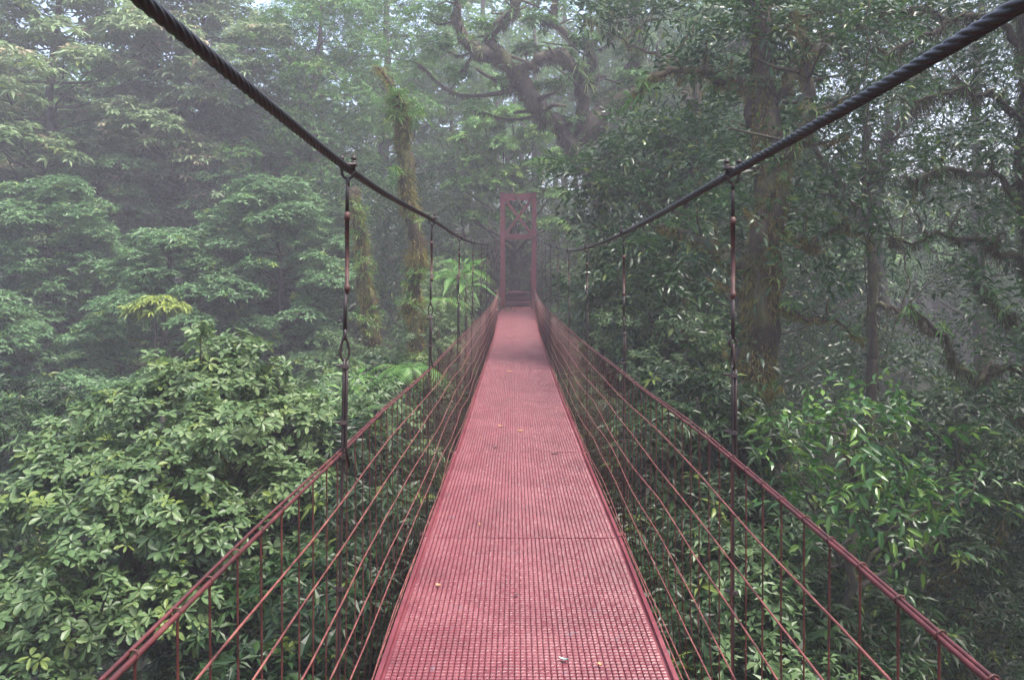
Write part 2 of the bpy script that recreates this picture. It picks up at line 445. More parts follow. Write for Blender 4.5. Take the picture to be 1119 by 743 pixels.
def moss(name, wood_paths, dens, length, width, mat, parent, org, seed, young=.1, hang=.75, only=None, detail=1):
    """tufts and threads hanging off the limbs"""
    g = np.random.default_rng(seed)
    Ps, Ds, Ls, Ws = [], [], [], []
    width = width * .55; dens = dens * 1.9
    for P, rad in wood_paths:
        seglen = np.linalg.norm(np.diff(P, axis=0), axis=1)
        tot = seglen.sum()
        n = int(dens * 1.7 * tot * (0.35 + rad.mean() * 8))
        if n < 1: continue
        i = g.choice(len(seglen), n, p=seglen / tot); f = g.random(n)[:, None]
        c = P[i] * (1 - f) + P[i + 1] * f
        r = rad[i] * (1 - f[:, 0]) + rad[i + 1] * f[:, 0]
        T = norm(P[i + 1] - P[i])
        u = perp(T, g)
        D = norm(u * (1 - hang) + np.array([0, 0, -hang]) + g.normal(0, .28, (n, 3)))
        # lumpy: tufts bunch along the limb
        bunch = .35 + .5 * np.abs(np.sin(c[:, 0] * 2.3 + c[:, 2] * 3.1 + seed)) + .55 * np.clip(np.sin(c[:, 0] * 7.1 + c[:, 1] * 5.3) * np.sin(c[:, 2] * 6.3 + c[:, 0] * 4 + seed), 0, 1)
        keepm = g.random(n) < .25 + .9 * (bunch - .3); c, u, D, r, bunch = c[keepm], u[keepm], D[keepm], r[keepm], bunch[keepm]; n = len(c)
        if n < 1: continue
        Ps.append(c + u * (r * .95)[:, None]); Ds.append(D)
        Ls.append(length * g.uniform(.3, 1.5, n) * bunch * (0.6 + r * 3)); Ws.append(width * g.uniform(.5, 1.5, n))
    P = np.concatenate(Ps) - np.array(tuple(org)); D = np.concatenate(Ds)
    n = len(P)
    t = np.zeros((n, 3)); t[:, 0] = np.clip(g.normal(.5, .28, n), 0, 1); t[:, 1] = (g.random(n) < young) * g.uniform(.3, 1, n)
    return leaves(name, P, D, perp(D, g), np.concatenate(Ls), np.concatenate(Ws), t, mat, parent, detail, 0.1)

def fronds(cr, c, n, L, k, leaf, ratio, lift=.6, base=.6, young=.1):
    """n arching pinnate fronds from c"""
    g = cr.g; c = np.array(tuple(c)) - cr.org
    for i in range(n):
        an = (i + g.uniform(-.3, .3)) / n * 2 * PI
        l = L * g.uniform(.7, 1.15); h = np.array([math.cos(an), math.sin(an), 0])
        t = np.linspace(.08, 1, k)
        P = c + h * (l * t)[:, None] + np.array([0, 0, 1.0]) * (l * (lift * t - (lift + .35) * t ** 2.2))[:, None]
        T = norm(np.gradient(P, axis=0)); side = norm(np.cross(T, np.array([0, 0, 1.0])))
        ll = leaf * np.sin(np.clip(t * .9 + .1, 0, 1) * PI) ** .6 * g.uniform(.85, 1.1, k) + leaf * .1
        for sg in (-1, 1):
            D = norm(T * .5 + side * sg + np.array([0, 0, -.15]))
            tt = cr.tints(k, base, young, 0)
            cr.push(P.copy(), D, norm(np.cross(side * sg, T) * sg + g.normal(0, .1, (k, 3))), ll, ll * ratio, tt, np.full(k, .3))

STYLE = {
    'layer':    dict(style='umbrella', L=.29, ratio=.36, k=8, mat='leaf_layer', droop=.15, spread=(62, 108), young=.02, low=.1, rmin=.7),
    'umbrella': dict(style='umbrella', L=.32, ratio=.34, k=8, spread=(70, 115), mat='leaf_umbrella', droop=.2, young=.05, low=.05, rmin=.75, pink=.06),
    'fine':     dict(style='rosette', L=.15, ratio=.42, k=6, mat='leaf_fine', droop=.15, young=.08, low=.2, rmin=.6),
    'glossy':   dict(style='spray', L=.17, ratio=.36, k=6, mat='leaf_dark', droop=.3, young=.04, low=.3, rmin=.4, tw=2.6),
    'bright':   dict(style='rosette', L=.125, ratio=.46, k=6, mat='leaf_bright', droop=.12, young=.06, low=.25, rmin=.45),
    'spray':    dict(style='spray', L=.15, ratio=.36, k=7, mat='leaf_sapling', droop=.3, young=.12, low=.4, rmin=.2, tw=3.0),
    'lime':     dict(style='rosette', L=.2, ratio=.4, k=7, mat='leaf_lime', droop=.12, young=.15, low=.15, rmin=.6),
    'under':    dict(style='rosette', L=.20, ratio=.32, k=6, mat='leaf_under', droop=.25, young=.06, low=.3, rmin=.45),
}
def plant(name, label, cat, base, trunk, clumps, style, seed, limbs=(), bark='bark', r0=.18, group=None, detail=3, dens=1.0,
          moss_d=0, moss_len=.3, moss_w=.02, moss_mat='moss', twig=2, attach=True, L=None, young=None, br=1.0, rgh=.1, ratio=None, epi=0, epi_L=.16):
    """a tree or bush: trunk through control points, explicit limbs, clumps (centre, radii, n). All in world metres."""
    root = empty(name, base); tag(root, label, cat, group)
    b = np.array(tuple(base), dtype=float)
    wd = Wood(seed, b)
    TP, TR = wd.limb(trunk, r0, r0 * .35, 40, 12, .06, rgh)
    for ctrl, a, e in limbs:
        lp = wd.limb(ctrl, a, e, 30, 9, .16, rgh + .04)
        if twig: wd.twigs(lp, 4 + twig, np.linalg.norm(lp[0][-1] - lp[0][0]) * .28, e * .6)
    st = dict(STYLE[style]); mat = M[st.pop('mat')]
    if L: st['L'] = L
    if ratio: st['ratio'] = ratio
    if young is not None: st['young'] = young
    cr = Crown(seed + 1, b)
    for c, r, n in clumps:
        c = np.array(tuple(c), dtype=float)
        if attach:
            allp = np.concatenate([p for p, _ in wd.paths[:1 + len(limbs)]]); allr = np.concatenate([q for _, q in wd.paths[:1 + len(limbs)]])
            hd = np.linalg.norm(allp - c, axis=1) + np.clip(allp[:, 2] - c[2] + .3 * np.linalg.norm((allp - c)[:, :2], axis=1), 0, 99) * 2
            i = int(np.argmin(hd)); a = allp[i]
            d = c - a; ln = np.linalg.norm(d)
            if ln > .15:
                mid = a + d * .5 + np.array([0, 0, -.08 * ln]) + wd.g.normal(0, .06 * ln, 3)
                rr = min(allr[i] * .75, .015 + .018 * ln) * br
                p = wd.limb([a, mid, c + np.array([0, 0, -.1 * r[2]])], rr, rr * .3, 10, 6, .06)
                wd.twigs(p, twig, max(r) * .8, rr * .35)
        cr.clump(c, r, max(3, int(n * dens)), **st)
    if epi:
        ge = np.random.default_rng(seed + 5); ec = Crown(seed + 6, b)
        pp = wd.paths[:1 + len(limbs)]; wts = np.array([len(p) * r.mean() ** .5 for p, r in pp]); 
        for _ in range(epi):
            p, r = pp[int(ge.choice(len(pp), p=wts / wts.sum()))]; i = int(ge.integers(len(p) // 8, len(p)))
            d = ge.normal(0, 1, 3); d[1] -= .5; d /= np.linalg.norm(d)
            q = p[i] + d * r[i] - b; m = int(ge.integers(1, 4))
            A = norm(np.tile(d * .8 + np.array([0, 0, .7]), (m, 1)) + ge.normal(0, .3, (m, 3)))
            ec.rosettes(q + ge.normal(0, .05, (m, 3)), A, 11, epi_L * ge.uniform(.6, 1.3), .11, spread=(12, 85), young=.25, droop=.55, base=.5)
        ec.build('epiphytes', M['leaf_fine'], root, 3)
    wd.build('trunk' if r0 > .035 else 'stem', M[bark], root)
    cr.build('crown', mat, root, detail)
    if moss_d: moss('moss', wd.paths, moss_d, moss_len, moss_w, M[moss_mat], root, b, seed + 2)
    return root

# prototypes of the forest trees (built where the first one stands, then copied)
def auto_clumps(g, H, low, rad, n, cr_, flat, ntw):
    out = []
    for i in range(n):
        f = (i + g.uniform(0, 1)) / n
        z = H * (low + (1 - low) * f)
        env = rad * (math.sin(PI * (0.18 + 0.75 * f)) ** .8)
        an = i * 2.4 + g.uniform(-.4, .4); q = env * g.uniform(.45, 1.0)
        r = cr_ * g.uniform(.7, 1.25)
        out.append(((math.cos(an) * q, math.sin(an) * q, z), (r, r, r * flat), int(ntw * (r / cr_) ** 2)))
    return out
PROTO = {}
def proto(kind, base, label, cat='tree', name='added_shade_tree', group=None, seed=1, scale=1.0, rot=0.0, **o):
    P = dict(
        layer=dict(H=13, low=.2, rad=3.9, n=62, cr=1.25, flat=.55, ntw=120, style='layer', r0=.22),
        umbrella=dict(H=14, low=.35, rad=4.6, n=54, cr=1.3, flat=.5, ntw=95, style='umbrella', r0=.24),
        fine=dict(H=14, low=.2, rad=3.8, n=60, cr=1.15, flat=.7, ntw=170, style='fine', r0=.2),
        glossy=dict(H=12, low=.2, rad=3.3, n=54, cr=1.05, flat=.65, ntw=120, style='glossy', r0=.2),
        shrub=dict(H=3.2, low=.18, rad=1.5, n=16, cr=.62, flat=.7, ntw=60, style='bright', r0=.05),
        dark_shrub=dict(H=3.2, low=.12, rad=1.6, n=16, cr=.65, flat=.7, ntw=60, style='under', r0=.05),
    )[kind]
    if kind in PROTO:
        src = PROTO[kind]
        r = src.copy(); col.objects.link(r)
        for ch in src.children:
            c = ch.copy(); col.objects.link(c); c.parent = r
        r.location = base
    else:
        g = np.random.default_rng(seed)
        H = P['H']; base = Vector(base)
        cl = [((c[0] + base[0], c[1] + base[1], c[2] + base[2]), r_, n) for c, r_, n in auto_clumps(g, H, P['low'], P['rad'], P['n'], P['cr'], P['flat'], P['ntw'])]
        tr = [base + Vector((0, 0, -.6)), base + Vector((.3, .1, H * .3)), base + Vector((-.2, .2, H * .6)), base + Vector((.1, 0, H * .93))]
        r = plant(name, label, cat, base, tr, cl, P['style'], seed + 10, r0=P['r0'], bark='bark', br=.6, twig=1)
        PROTO[kind] = r
    if 'group' in r: del r['group']
    tag(r, label, cat, group)
    r.name = name
    r.scale = (scale, scale, scale); r.rotation_euler = (0, 0, rot)
    return r
HT = dict(layer=13, umbrella=14, fine=14, glossy=12, shrub=3.2, dark_shrub=3.2)
def put(kind, px, Y, top, label, rot=0.0, base_z=None, smax=1.5, smin=.6, **k):
    """stand one of the kind at column px, Y metres off, its top at row top; base on the ground"""
    p = W(px, top, Y)
    g_ = gz(p.x, Y) if base_z is None else base_z
    s = (p.z - g_) / HT[kind]
    s = min(max(s, smin), smax)
    b_ = (p.x, Y, p.z - s * HT[kind]) if s in (smin, smax) else (p.x, Y, g_)
    b_ = (b_[0], b_[1], min(b_[2], g_)) if s < smax else (b_[0], b_[1], g_)
    return proto(kind, b_, label, scale=s, rot=rot, **k)
# ------------------------------------------------------------------ the suspension bridge
def interp_smooth(ctrl):
    xs = np.array([c[0] for c in ctrl], dtype=float); ys = np.array([c[1] for c in ctrl], dtype=float)
    m = np.gradient(ys, xs)
    def f(x):
        x = np.asarray(x, dtype=float); i = np.clip(np.searchsorted(xs, x) - 1, 0, len(xs) - 2)
        h = xs[i + 1] - xs[i]; t = (x - xs[i]) / h
        return (2*t**3-3*t**2+1)*ys[i] + (t**3-2*t**2+t)*h*m[i] + (-2*t**3+3*t**2)*ys[i+1] + (t**3-t**2)*h*m[i+1]
    return f
Y0, Y1 = -7.5, 26.6
XC = 0.047
deck_z = interp_smooth([(-8, .32), (-3, .08), (2, .0), (5, -.01), (8, -.06), (11, -.06), (14, -.04), (18, -.01), (20.6, .0), (23, .16), (26.8, .42), (30, .62)])
rail_h = interp_smooth([(-8, 1.3), (-3, 1.12), (1, 1.03), (2.44, 1.025), (5, .98), (7.3, .95), (11, .92), (16, .90), (20, .93), (23, 1.0), (26.6, 1.15)])
rail_z = lambda y: rail_h(y) - .004 + 0 * y + np.where(y > 20, 0, 0)
cab_l = interp_smooth([(-8, 1.25), (-4, .8), (0, .45), (1.09, .391), (2.44, .336), (4.9, .350), (7.4, .355), (9.6, .40), (14.5, .60), (20, .90), (26.2, 1.32)])
cab_r = interp_smooth([(-8, 1.2), (-4, .75), (0, .42), (1.05, .360), (2.4, .315), (4.5, .262), (6.8, .248), (8.9, .275), (13, .47), (20, .88), (26.2, 1.32)])
bridge = empty('suspension_bridge', (XC, 0, 0))
tag(bridge, 'narrow red steel footbridge hung from two black cables, running into the trees', 'footbridge')
BO = (XC, 0, 0)

# deck panels: raised cells on a sheet, the same mesh for every panel
PL, PW = 2.44, 1.16
def panel_mesh():
    mb = MB()
    nc, nr = 46, 98
    cw, ch_ = (PW - .03) / nc, (PL - .005) / nr
    ax = -PW / 2 + .015 + np.arange(nc) * cw; ay = -PL / 2 + .0025 + np.arange(nr) * ch_
    X, Yy = np.meshgrid(ax, ay); X = X.ravel(); Yy = Yy.ravel()
    g = np.random.default_rng(3)
    # stagger alternate columns by half a cell
    colid = np.tile(np.arange(nc), nr); Yy = Yy + (colid % 2) * ch_ * .5 * 0.0
    gx_, gy_, hh, tp = .0015, .0011, .0034, .0045
    top = hh + g.normal(0, .0005, len(X)); tl = g.normal(0, .0006, len(X))
    x0, x1, y0, y1 = X + gx_, X + cw - gx_, Yy + gy_, Yy + ch_ - gy_
    z = np.zeros_like(X); zb = z - .010
    V = np.stack([np.stack(a, -1) for a in [(x0, y0, zb), (x1, y0, zb), (x1, y1, zb), (x0, y1, zb), (x0, y0, z), (x1, y0, z), (x1, y1, z), (x0, y1, z),
                 (x0 + tp, y0 + tp * 1.2, top + tl), (x1 - tp, y0 + tp * 1.2, top - tl), (x1 - tp, y1 - tp * 1.6, top - tl), (x0 + tp, y1 - tp * 1.6, top + tl)]], 1)
    n = len(X); b_ = np.arange(n)[:, None, None] * 12
    Fq = np.array([(8, 9, 10, 11), (0, 1, 5, 4), (1, 2, 6, 5), (2, 3, 7, 6), (3, 0, 4, 7), (4, 5, 9, 8), (5, 6, 10, 9), (6, 7, 11, 10), (7, 4, 8, 11)])[None]
    mb.v.append(V.reshape(-1, 3)); mb.f.extend((b_ + Fq).reshape(-1, 4).tolist()); mb.n = n * 12
    mb.box((-PW / 2, -PL / 2, -.016), (PW / 2, PL / 2, -.0101))
    for s_ in (-1, 1):   # folded edge channels
        a = s_ * PW / 2; c = s_ * (PW / 2 + .02)
        mb.box((min(a, c) + .0005, -PL / 2 + .002, -.05), (max(a, c), PL / 2 - .002, .0085))
    return mb
joints = [4.68 + PL * k for k in range(-5, 10)]
pm = None
for k in range(len(joints) - 1):
    ya, yb = joints[k], joints[k + 1]
    if yb > 26.8: break
    if pm is None:
        o = panel_mesh().build('deck_panel', M['deck'], bridge, False); pm = o
    else:
        o = pm.copy(); col.objects.link(o)
    za, zb = float(deck_z(ya)), float(deck_z(yb))
    o.location = (random.uniform(-.004, .004), (ya + yb) / 2, (za + zb) / 2 - .006)
    o.rotation_euler = (math.atan2(zb - za, yb - ya), random.uniform(-.004, .004), random.uniform(-.0012, .0012))
    o.scale = (1, (yb - ya - .007) / PL, 1)
DECK_END = ya if yb > 26.8 else yb
# cross beams under the joints and between them
mbp = MB(); mbp.box((-.66, -.03, -.11), (.66, .03, -.056)); mbp.box((-.66, -.003, -.15), (.66, .003, -.11))
cb = None
for k in range(-3, 11):
    y = 2.44 * k + .03
    if cb is None: o = mbp.build('cross_beam', M['rust'], bridge, False); cb = o
    else: o = cb.copy(); col.objects.link(o)
    o.location = (0, y, float(deck_z(y)) - .0)
# stringer cables below the deck
for s_ in (-1, 1):
    mb = MB(); ys = np.linspace(Y0, Y1, 60); mb.tube([(s_ * .5, y, float(deck_z(y)) - .165) for y in ys], .012, 6)
    mb.build('deck_cable', M['rust'], bridge)

XL, XR = -.553 - XC, .646 - XC          # hand rails
CL, CR = -.532 - XC, .675 - XC          # main cables
def rope(name, xf, zf, r, mat, lay, near_step=.006, y0=Y0, y1=Y1, seg=24, lobes=6, xoff=0, depth=.16):
    ys = np.concatenate([np.arange(y0, .6, .08), np.arange(.6, 5, near_step), np.arange(5, 12, near_step * 2.5), np.arange(12, y1 + .01, .08)])
    P = np.stack([xf(ys), ys, zf(ys)], 1)
    mb = MB(); mb.tube(P, r, seg, 0, 0, False, lobes, lay, depth); return mb.build(name, mat, bridge)
cst = lambda v: (lambda y: v + 0 * y)
def cx_l(y): return np.where(y > 12, CL + (y - 12) * 0.004, CL)
rope('main_cable', cst(CL), lambda y: EYE + cab_l(y), .0121, M['black_cable'], .20, .005, seg=36)
rope('main_cable', cst(CR), lambda y: EYE + cab_r(y), .0121, M['black_cable'], .20, .005, seg=36)
# sag and sway of the wires between ties
def wob(seed, amp, step):
    g = np.random.default_rng(seed); k = np.arange(-12, 32, step); v = g.normal(0, amp, len(k))
    return lambda y: np.interp(y, k, v)
RX, RZ = {}, {}
for sd, X in ((-1, XL), (1, XR)):
    wx, wz = wob(11 + sd, .004, .9), wob(21 + sd, .005, 1.22)
    RX[sd] = (lambda X, wx: (lambda y: X + wx(y)))(X, wx)
    RZ[sd] = (lambda wz: (lambda y: deck_zr(y) + wz(y)))(wz)
def deck_zr(y): return rail_h(y) + np.where(np.asarray(y) > 20.6, 0, 0) * 0
for sd in (-1, 1):
    fx, fz = RX[sd], RZ[sd]
    rope('handrail_rope', fx, fz, .0046, M['rail_red'], .075, .006, seg=18, lobes=6, depth=.13)
    ys = np.concatenate([np.arange(Y0, 26.6, .11)])
    wx = wob(31 + sd, .004, .55); wz = wob(41 + sd, .0035, .68)
    P = np.stack([fx(ys) + sd * .0065 + wx(ys) * .8, ys, fz(ys) + .0055 + wz(ys) * .8], 1)
    mb = MB(); mb.tube(P, .0034, 8); mb.build('handrail_rod', M['rail_red'], bridge)
    # side wires
    for j in range(6):
        f0 = (j + .86) / 6.75
        wz = wob(50 + j + 7 * sd, .010 + .002 * j, 1.22); wx = wob(70 + j + 7 * sd, .006, .7)
        ys = np.arange(Y0, 26.6, .12)
        Z = deck_z(ys) * f0 + fz(ys) * (1 - f0) + wz(ys) + .004
        X = fx(ys) - sd * (.012 + .02 * f0) + wx(ys)
        mb = MB(); mb.tube(np.stack([X, ys, Z], 1), .0028, 6); mb.build('side_wire', M['wire_red'], bridge)
    # lowest wire lies along the deck edge
    ys = np.arange(Y0, 26.6, .15); mb = MB(); mb.tube(np.stack([0 * ys + sd * .607, ys, deck_z(ys) + .012], 1), .0032, 6); mb.build('edge_wire', M['wire_red'], bridge)

# upright wires: those that show largest singly, the rest as one part
def upright(mb, sd, y, full=True):
    g = random
    fx, fz = RX[sd], RZ[sd]
    xt, zt, zb = float(fx(y)), float(fz(y)), float(deck_z(y)) - .05
    xb = sd * (.60 if sd > 0 else .598) 
    yb = y + g.uniform(-.008, .008)
    if full:
        mb.tube([(xt - sd * .002, y, zt + .002), (xt, y, zt - .012), (xt * .7 + xb * .3, (y * .7 + yb * .3), zt * .7 + zb * .3 + 0), (xt * .35 + xb * .65 + g.uniform(-.004, .004), yb, zt * .35 + zb * .65), (xb + sd * .035, yb, zb)], .0024, 6)
        mb.tube([(xt + sd * .003 + .0095 * math.cos(a), y + .002 * math.sin(a * 2), zt + .003 + .0085 * math.sin(a)) for a in np.linspace(0, 2 * PI, 9)[:-1]], .0016, 5, closed=True)
    else:
        mb.tube([(xt, y, zt), (xb + sd * .035, yb, zb)], .0024, 5)
ypos = {}
for sd in (-1, 1):
    y = .98 if sd < 0 else .905; ypos[sd] = []
    while y < 26.3: ypos[sd].append(y); y += .1385 * random.uniform(.93, 1.07)
rest = MB()
for sd in (-1, 1):
    for i, y in enumerate(ypos[sd]):
        if i < 50:
            mb = MB(); upright(mb, sd, y); mb.build('upright_wire', M['rust'], bridge)
        else: upright(rest, sd, y, False)
    y = .8
    while y > -7.2: upright(rest, sd, y, False); y -= .14
o = rest.build('upright_wires', M['rust'], bridge); o['kind'] = 'stuff'

# hangers
clampm = MB()
for s_ in (-1, 1):      # U-bolt legs with two nuts each
    clampm.tube([(s_ * .019, 0, -.022), (s_ * .019, 0, .042)], .0042, 8)
    for zz in (.016, .029): clampm.tube([(s_ * .019, 0, zz), (s_ * .019, 0, zz + .0085)], .0088, 6)
clampm.tube([(.019 * math.cos(a), 0, -.010 + .022 * math.sin(a)) for a in np.linspace(PI, 2 * PI, 9)], .0045, 8)
clampm.box((-.029, -.014, .008), (.029, .014, .0175), .002)
clampm.tube([(0, 0, -.055), (0, 0, -.028)], .0062, 8)
clampm.tube([(-.024, 0, .0), (.024, 0, .0)], .004, 6)
turnm = MB()
turnm.tube([(0, 0, 0), (0, 0, -.007), (0, 0, -.008), (0, 0, -.026), (0, 0, -.027), (0, 0, -.235), (0, 0, -.236), (0, 0, -.25), (0, 0, -.252), (0, 0, -.26)], [.005, .0075, .0095, .0095, .0072, .0062, .0092, .0102, .008, .005], 12, .03, 5)
ringm = MB()
ringm.tube([(.0, .011 * math.cos(a), .015 * math.sin(a)) for a in np.linspace(0, 2 * PI, 17)[:-1]], .0042, 8, closed=True)
ringm.tube([(.013 * math.cos(a) * (1 - .45 * math.sin(a)), .0, -.043 + .038 * math.sin(a)) for a in np.linspace(0, 2 * PI, 21)[:-1]], .0042, 8, closed=True)
clipm = MB(); clipm.box((-.013, -.009, -.006), (.013, .009, .006), .002)
clipm.tube([(-.026, 0, .002), (.014, 0, -.002)], .0042, 8)
protos = {}
def sub(kind, mb, mat, parent, loc, rz=0.0, sc_=1.0):
    if kind not in protos: o = mb.build(kind, mat, parent, kind != 'wire_clip'); protos[kind] = o
    else: o = protos[kind].copy(); col.objects.link(o); o.parent = parent
    o.location = loc; o.rotation_euler = (0, 0, rz); o.scale = (sc_,) * 3
    return o
for sd, cxx, cab, off in ((-1, CL, cab_l, 0.0), (1, CR, cab_r, -.06)):
    for k in range(-2, 10):
        y = 2.44 * (k + 1) + off * (1 if k == 0 else 1.5) + random.uniform(-.03, .03) * (k > 0)
        if y > 25.2 or y < -6: continue
        zt = EYE + float(cab(y)); zb = float(deck_z(y)) - .1
        top = Vector((cxx, y, zt)); bot = Vector((sd * (.6 + .028) + (0.0 if sd > 0 else .012), y, zb))
        drop = top.z - bot.z
        at = lambda d: top.lerp(bot, d / drop)
        h = MB(tuple(top)); 
        d0 = min(.14, drop * .1); tl = .255
        h.tube([at(.03), at(d0)], .0058, 8, .03, 1)
        e1 = d0 + tl + .02; e2 = e1 + .10
        h.tube([at(e1 - .03), at(e2)], .0062, 8, .06, 2)
        loop = e2 + .10
        rl = at(loop).z - float(RZ[sd](y))
        h.tube([at(loop - .01), at(loop + .1), at(drop * .72), at(drop)], .0052, 8, .04, 3)
        # tail of the doubled cable
        q = [at(loop - .005) + Vector((.009, 0, 0)), at(loop + .12) + Vector((.009, 0, 0)), at(loop + .27) + Vector((.010, .0, 0)), at(loop + .33) + Vector((.022, 0, 0))]
        h.tube(q, .0046, 8, .04, 4)
        ho = h.build('hanger', M['iron'], bridge); ho.location = top
        rz = random.uniform(-.4, .4)
        sub('cable_clamp', clampm, M['iron'], ho, (0, 0, 0), 0)
        sub('turnbuckle', turnm, M['sleeve'], ho, at(d0 - .005) - top, rz)
        sub('eye_ring', ringm, M['iron'], ho, at(e2 + .012) - top, rz * .5 + (PI / 2 if sd > 0 else 0.2))
        for dd in (loop + .012, loop + .19): sub('wire_clip', clipm, M['iron'], ho, at(dd) - top, random.uniform(-.5, .5))
        dd = top.z - float(RZ[sd](y)) + .01
        sub('wire_clip', clipm, M['iron'], ho, at(dd) - top, PI / 2)
        dd2 = dd + .42; sub('wire_clip', clipm, M['iron'], ho, at(dd2) - top, random.uniform(-.5, .5))

# ------------------------------------------------------------------ tower
TY = 26.75
tz = float(deck_z(TY)) - .02
tower = empty('bridge_tower', (.11, TY, tz))
tag(tower, 'red steel portal with crossed braces over the dark opening at the end of the bridge', 'tower')
hw, H_ = .555, 4.02
TB = (.0, .0, .0)
def tpost(x, y, h, w_=.15):
    mb = MB(); mb.box((x - w_ / 2, y - w_ / 2, -1.6), (x + w_ / 2, y + w_ / 2, h))
    o = mb.build('post', M['tower_red'], tower, False)
    c = MB(); c.box((x - w_ / 2 - .03, y - w_ / 2 - .03, h + .002), (x + w_ / 2 + .03, y + w_ / 2 + .03, h + .03)); c.build('post_cap', M['tower_red'], o, False)
    bp = MB(); bp.box((x - w_ / 2 - .05, y - w_ / 2 - .05, .0), (x + w_ / 2 + .05, y + w_ / 2 + .05, .02)); bp.build('foot_plate', M['tower_red'], o, False)
for x in (-hw, hw):
    tpost(x, 0, H_); tpost(x, 1.1, H_)
    mb = MB(); mb.box((x - .04, .077, H_ - .16), (x + .04, 1.023, H_ - .06)); mb.build('side_beam', M['tower_red'], tower, False)
    mb = MB(); mb.box((x - .04, .077, 2.5), (x + .04, 1.023, 2.58)); mb.build('side_beam', M['tower_red'], tower, False)
    mb = MB(); mb.bar((x, .09, 2.62), (x, 1.01, H_ - .2), .05, .05, (1, 0, 0)); mb.build('side_brace', M['tower_red'], tower, False)
for y in (0, 1.1):
    mb = MB(); mb.box((-hw + .077, y - .06, H_ - .15), (hw - .077, y + .06, H_ - .01)); mb.build('top_beam', M['tower_red'], tower, False)
    mb = MB(); mb.box((-hw + .077, y - .06, 2.46), (hw - .077, y + .06, 2.60)); mb.build('lintel', M['tower_red'], tower, False)
    mb = MB(); mb.bar((-hw + .09, y - .028, H_ - .17), (hw - .09, y - .028, 2.62), .05, .09); mb.build('cross_brace', M['tower_red'], tower, False)
    mb = MB(); mb.bar((hw - .09, y + .028, H_ - .17), (-hw + .09, y + .028, 2.62), .05, .09); mb.build('cross_brace', M['tower_red'], tower, False)
for x in (-.45, .58):  # saddles carrying the main cables over the tower
    pass
# back stays down to the anchor behind the tower
for x in (XL + XC - .11, XR + XC - .11):
    xx = math.copysign(hw, x)
    mb = MB(); mb.tube([(x + .0, -.16, EYE + 1.33 - tz), (xx * 1.12, .3, EYE + 1.38 - tz), (xx * 1.15, 1.3, EYE + 1.2 - tz), (xx * 1.3, 7.0, .2)], .015, 8); mb.build('back_stay', M['black_cable'], tower)

# landing and steps behind the tower
land = empty('landing', (.11, TY, tz)); tag(land, 'red steel landing and two steps inside the portal', 'landing')
for i, (y0, y1, z) in enumerate(((-.14, 1.6, .0), (1.62, 2.0, .17), (2.02, 2.45, .34), (2.47, 5.2, .5))):
    mb = MB(); mb.box((-.46, y0, z - .05), (.46, y1, z)); mb.box((-.46, y1 - .01, z - .05 - .25), (.46, y1 - .002, z - .052)); mb.build('step' if i in (1, 2) else 'platform', M['deck'], land, False)
for x in (-.5, .5):
    mb = MB(); mb.tube([(x, 1.7, 1.0), (x, 2.4, 1.35), (x, 5.1, 1.45)], .02, 8)
    for y, z in ((1.7, 1.0), (3.2, 1.38), (5.0, 1.44)): mb.tube([(x, y, z - 1.1), (x, y, z)], .018, 8)
    mb.build('guard_rail', M['rust'], land)

# small things lying on the deck
def deck_leaf(name, label, px, py, Lc, Wc, tint, rot, mat='petal', group=None):
    # find the deck point under (px, py)
    Y = 3.0
    for _ in range(60):
        Y = (EYE - float(deck_z(Y)) - .004) * F / (py - CY)
    X = (px - CX) / F * Y; Z = float(deck_z(Y)) + .004
    mb = MB()
    n = 7
    t = np.linspace(0, 1, n)
    wd_ = Wc * np.sin(np.clip(t, .03, .97) * PI) ** .8
    c, s_ = math.cos(rot), math.sin(rot)
    Vv, Fq = [], []
    for i in range(n):
        for k_, sg in enumerate((-.5, 0, .5)):
            lx, ly = sg * wd_[i], (t[i] - .5) * Lc
            Vv.append((lx * c - ly * s_, lx * s_ + ly * c, .003 + .012 * (t[i] - .5) ** 2 * Lc / .03 + (.004 if sg else 0)))
    for i in range(n - 1):
        for k_ in (0, 1):
            a = i * 3 + k_; Fq.append((a, a + 1, a + 4, a + 3))
    k0 = len(Vv)
    Vv += [(x, y, z - .0012) for x, y, z in Vv]; Fq += [tuple(k0 + i for i in reversed(f)) for f in Fq[:]]
    mb.add(Vv, Fq)
    o = mb.build(name, mat, None, True); o.location = (X, Y, Z)
    return tag(o, label, 'leaf' if 'leaf' in name else 'debris', group)
def flat(name, c, rough=.6):
    m, nt, b = new_mat(name); n = noise(nt, 40, 4)
    r = ramp(nt, n.outputs['Fac'], [(.3, tuple(x * .7 for x in c)), (.7, c)]); nt.links.new(r.outputs[0], b.inputs['Base Color']); b.inputs['Roughness'].default_value = rough
    return m
yel = flat('dry_yellow_leaf', (.60, .33, .12)); gry = flat('grey_green_leaf', (.25, .33, .30), .4); brn = flat('dry_brown_leaf', (.10, .05, .045)); org = flat('orange_leaf', (.55, .24, .12))
GL = 'fallen leaves on the bridge deck'
deck_leaf('fallen_leaf', 'curled orange leaf on the deck near its left edge, nearest of the orange ones', 479, 640, .035, .022, 0, .8, org, GL)
deck_leaf('fallen_leaf', 'grey-green leaf on the deck, the one nearest the bottom edge', 616, 721, .045, .016, 0, 1.2, gry, GL)
deck_leaf('fallen_leaf', 'small brown leaf in the middle of the deck beyond the grey-green leaf', 564, 650, .026, .016, 0, 1.5, brn, GL)
deck_leaf('fallen_leaf', 'yellow leaf mid deck, right one of the close pair', 569, 471, .075, .035, 0, 1.4, yel, GL)
deck_leaf('fallen_leaf', 'yellow leaf mid deck, left one of the close pair', 547, 466, .075, .03, 0, .9, yel, GL)
deck_leaf('fallen_leaf', 'dark brown leaf towards the right edge of the deck mid way along', 606, 495, .08, .04, 0, 1.2, brn, GL)
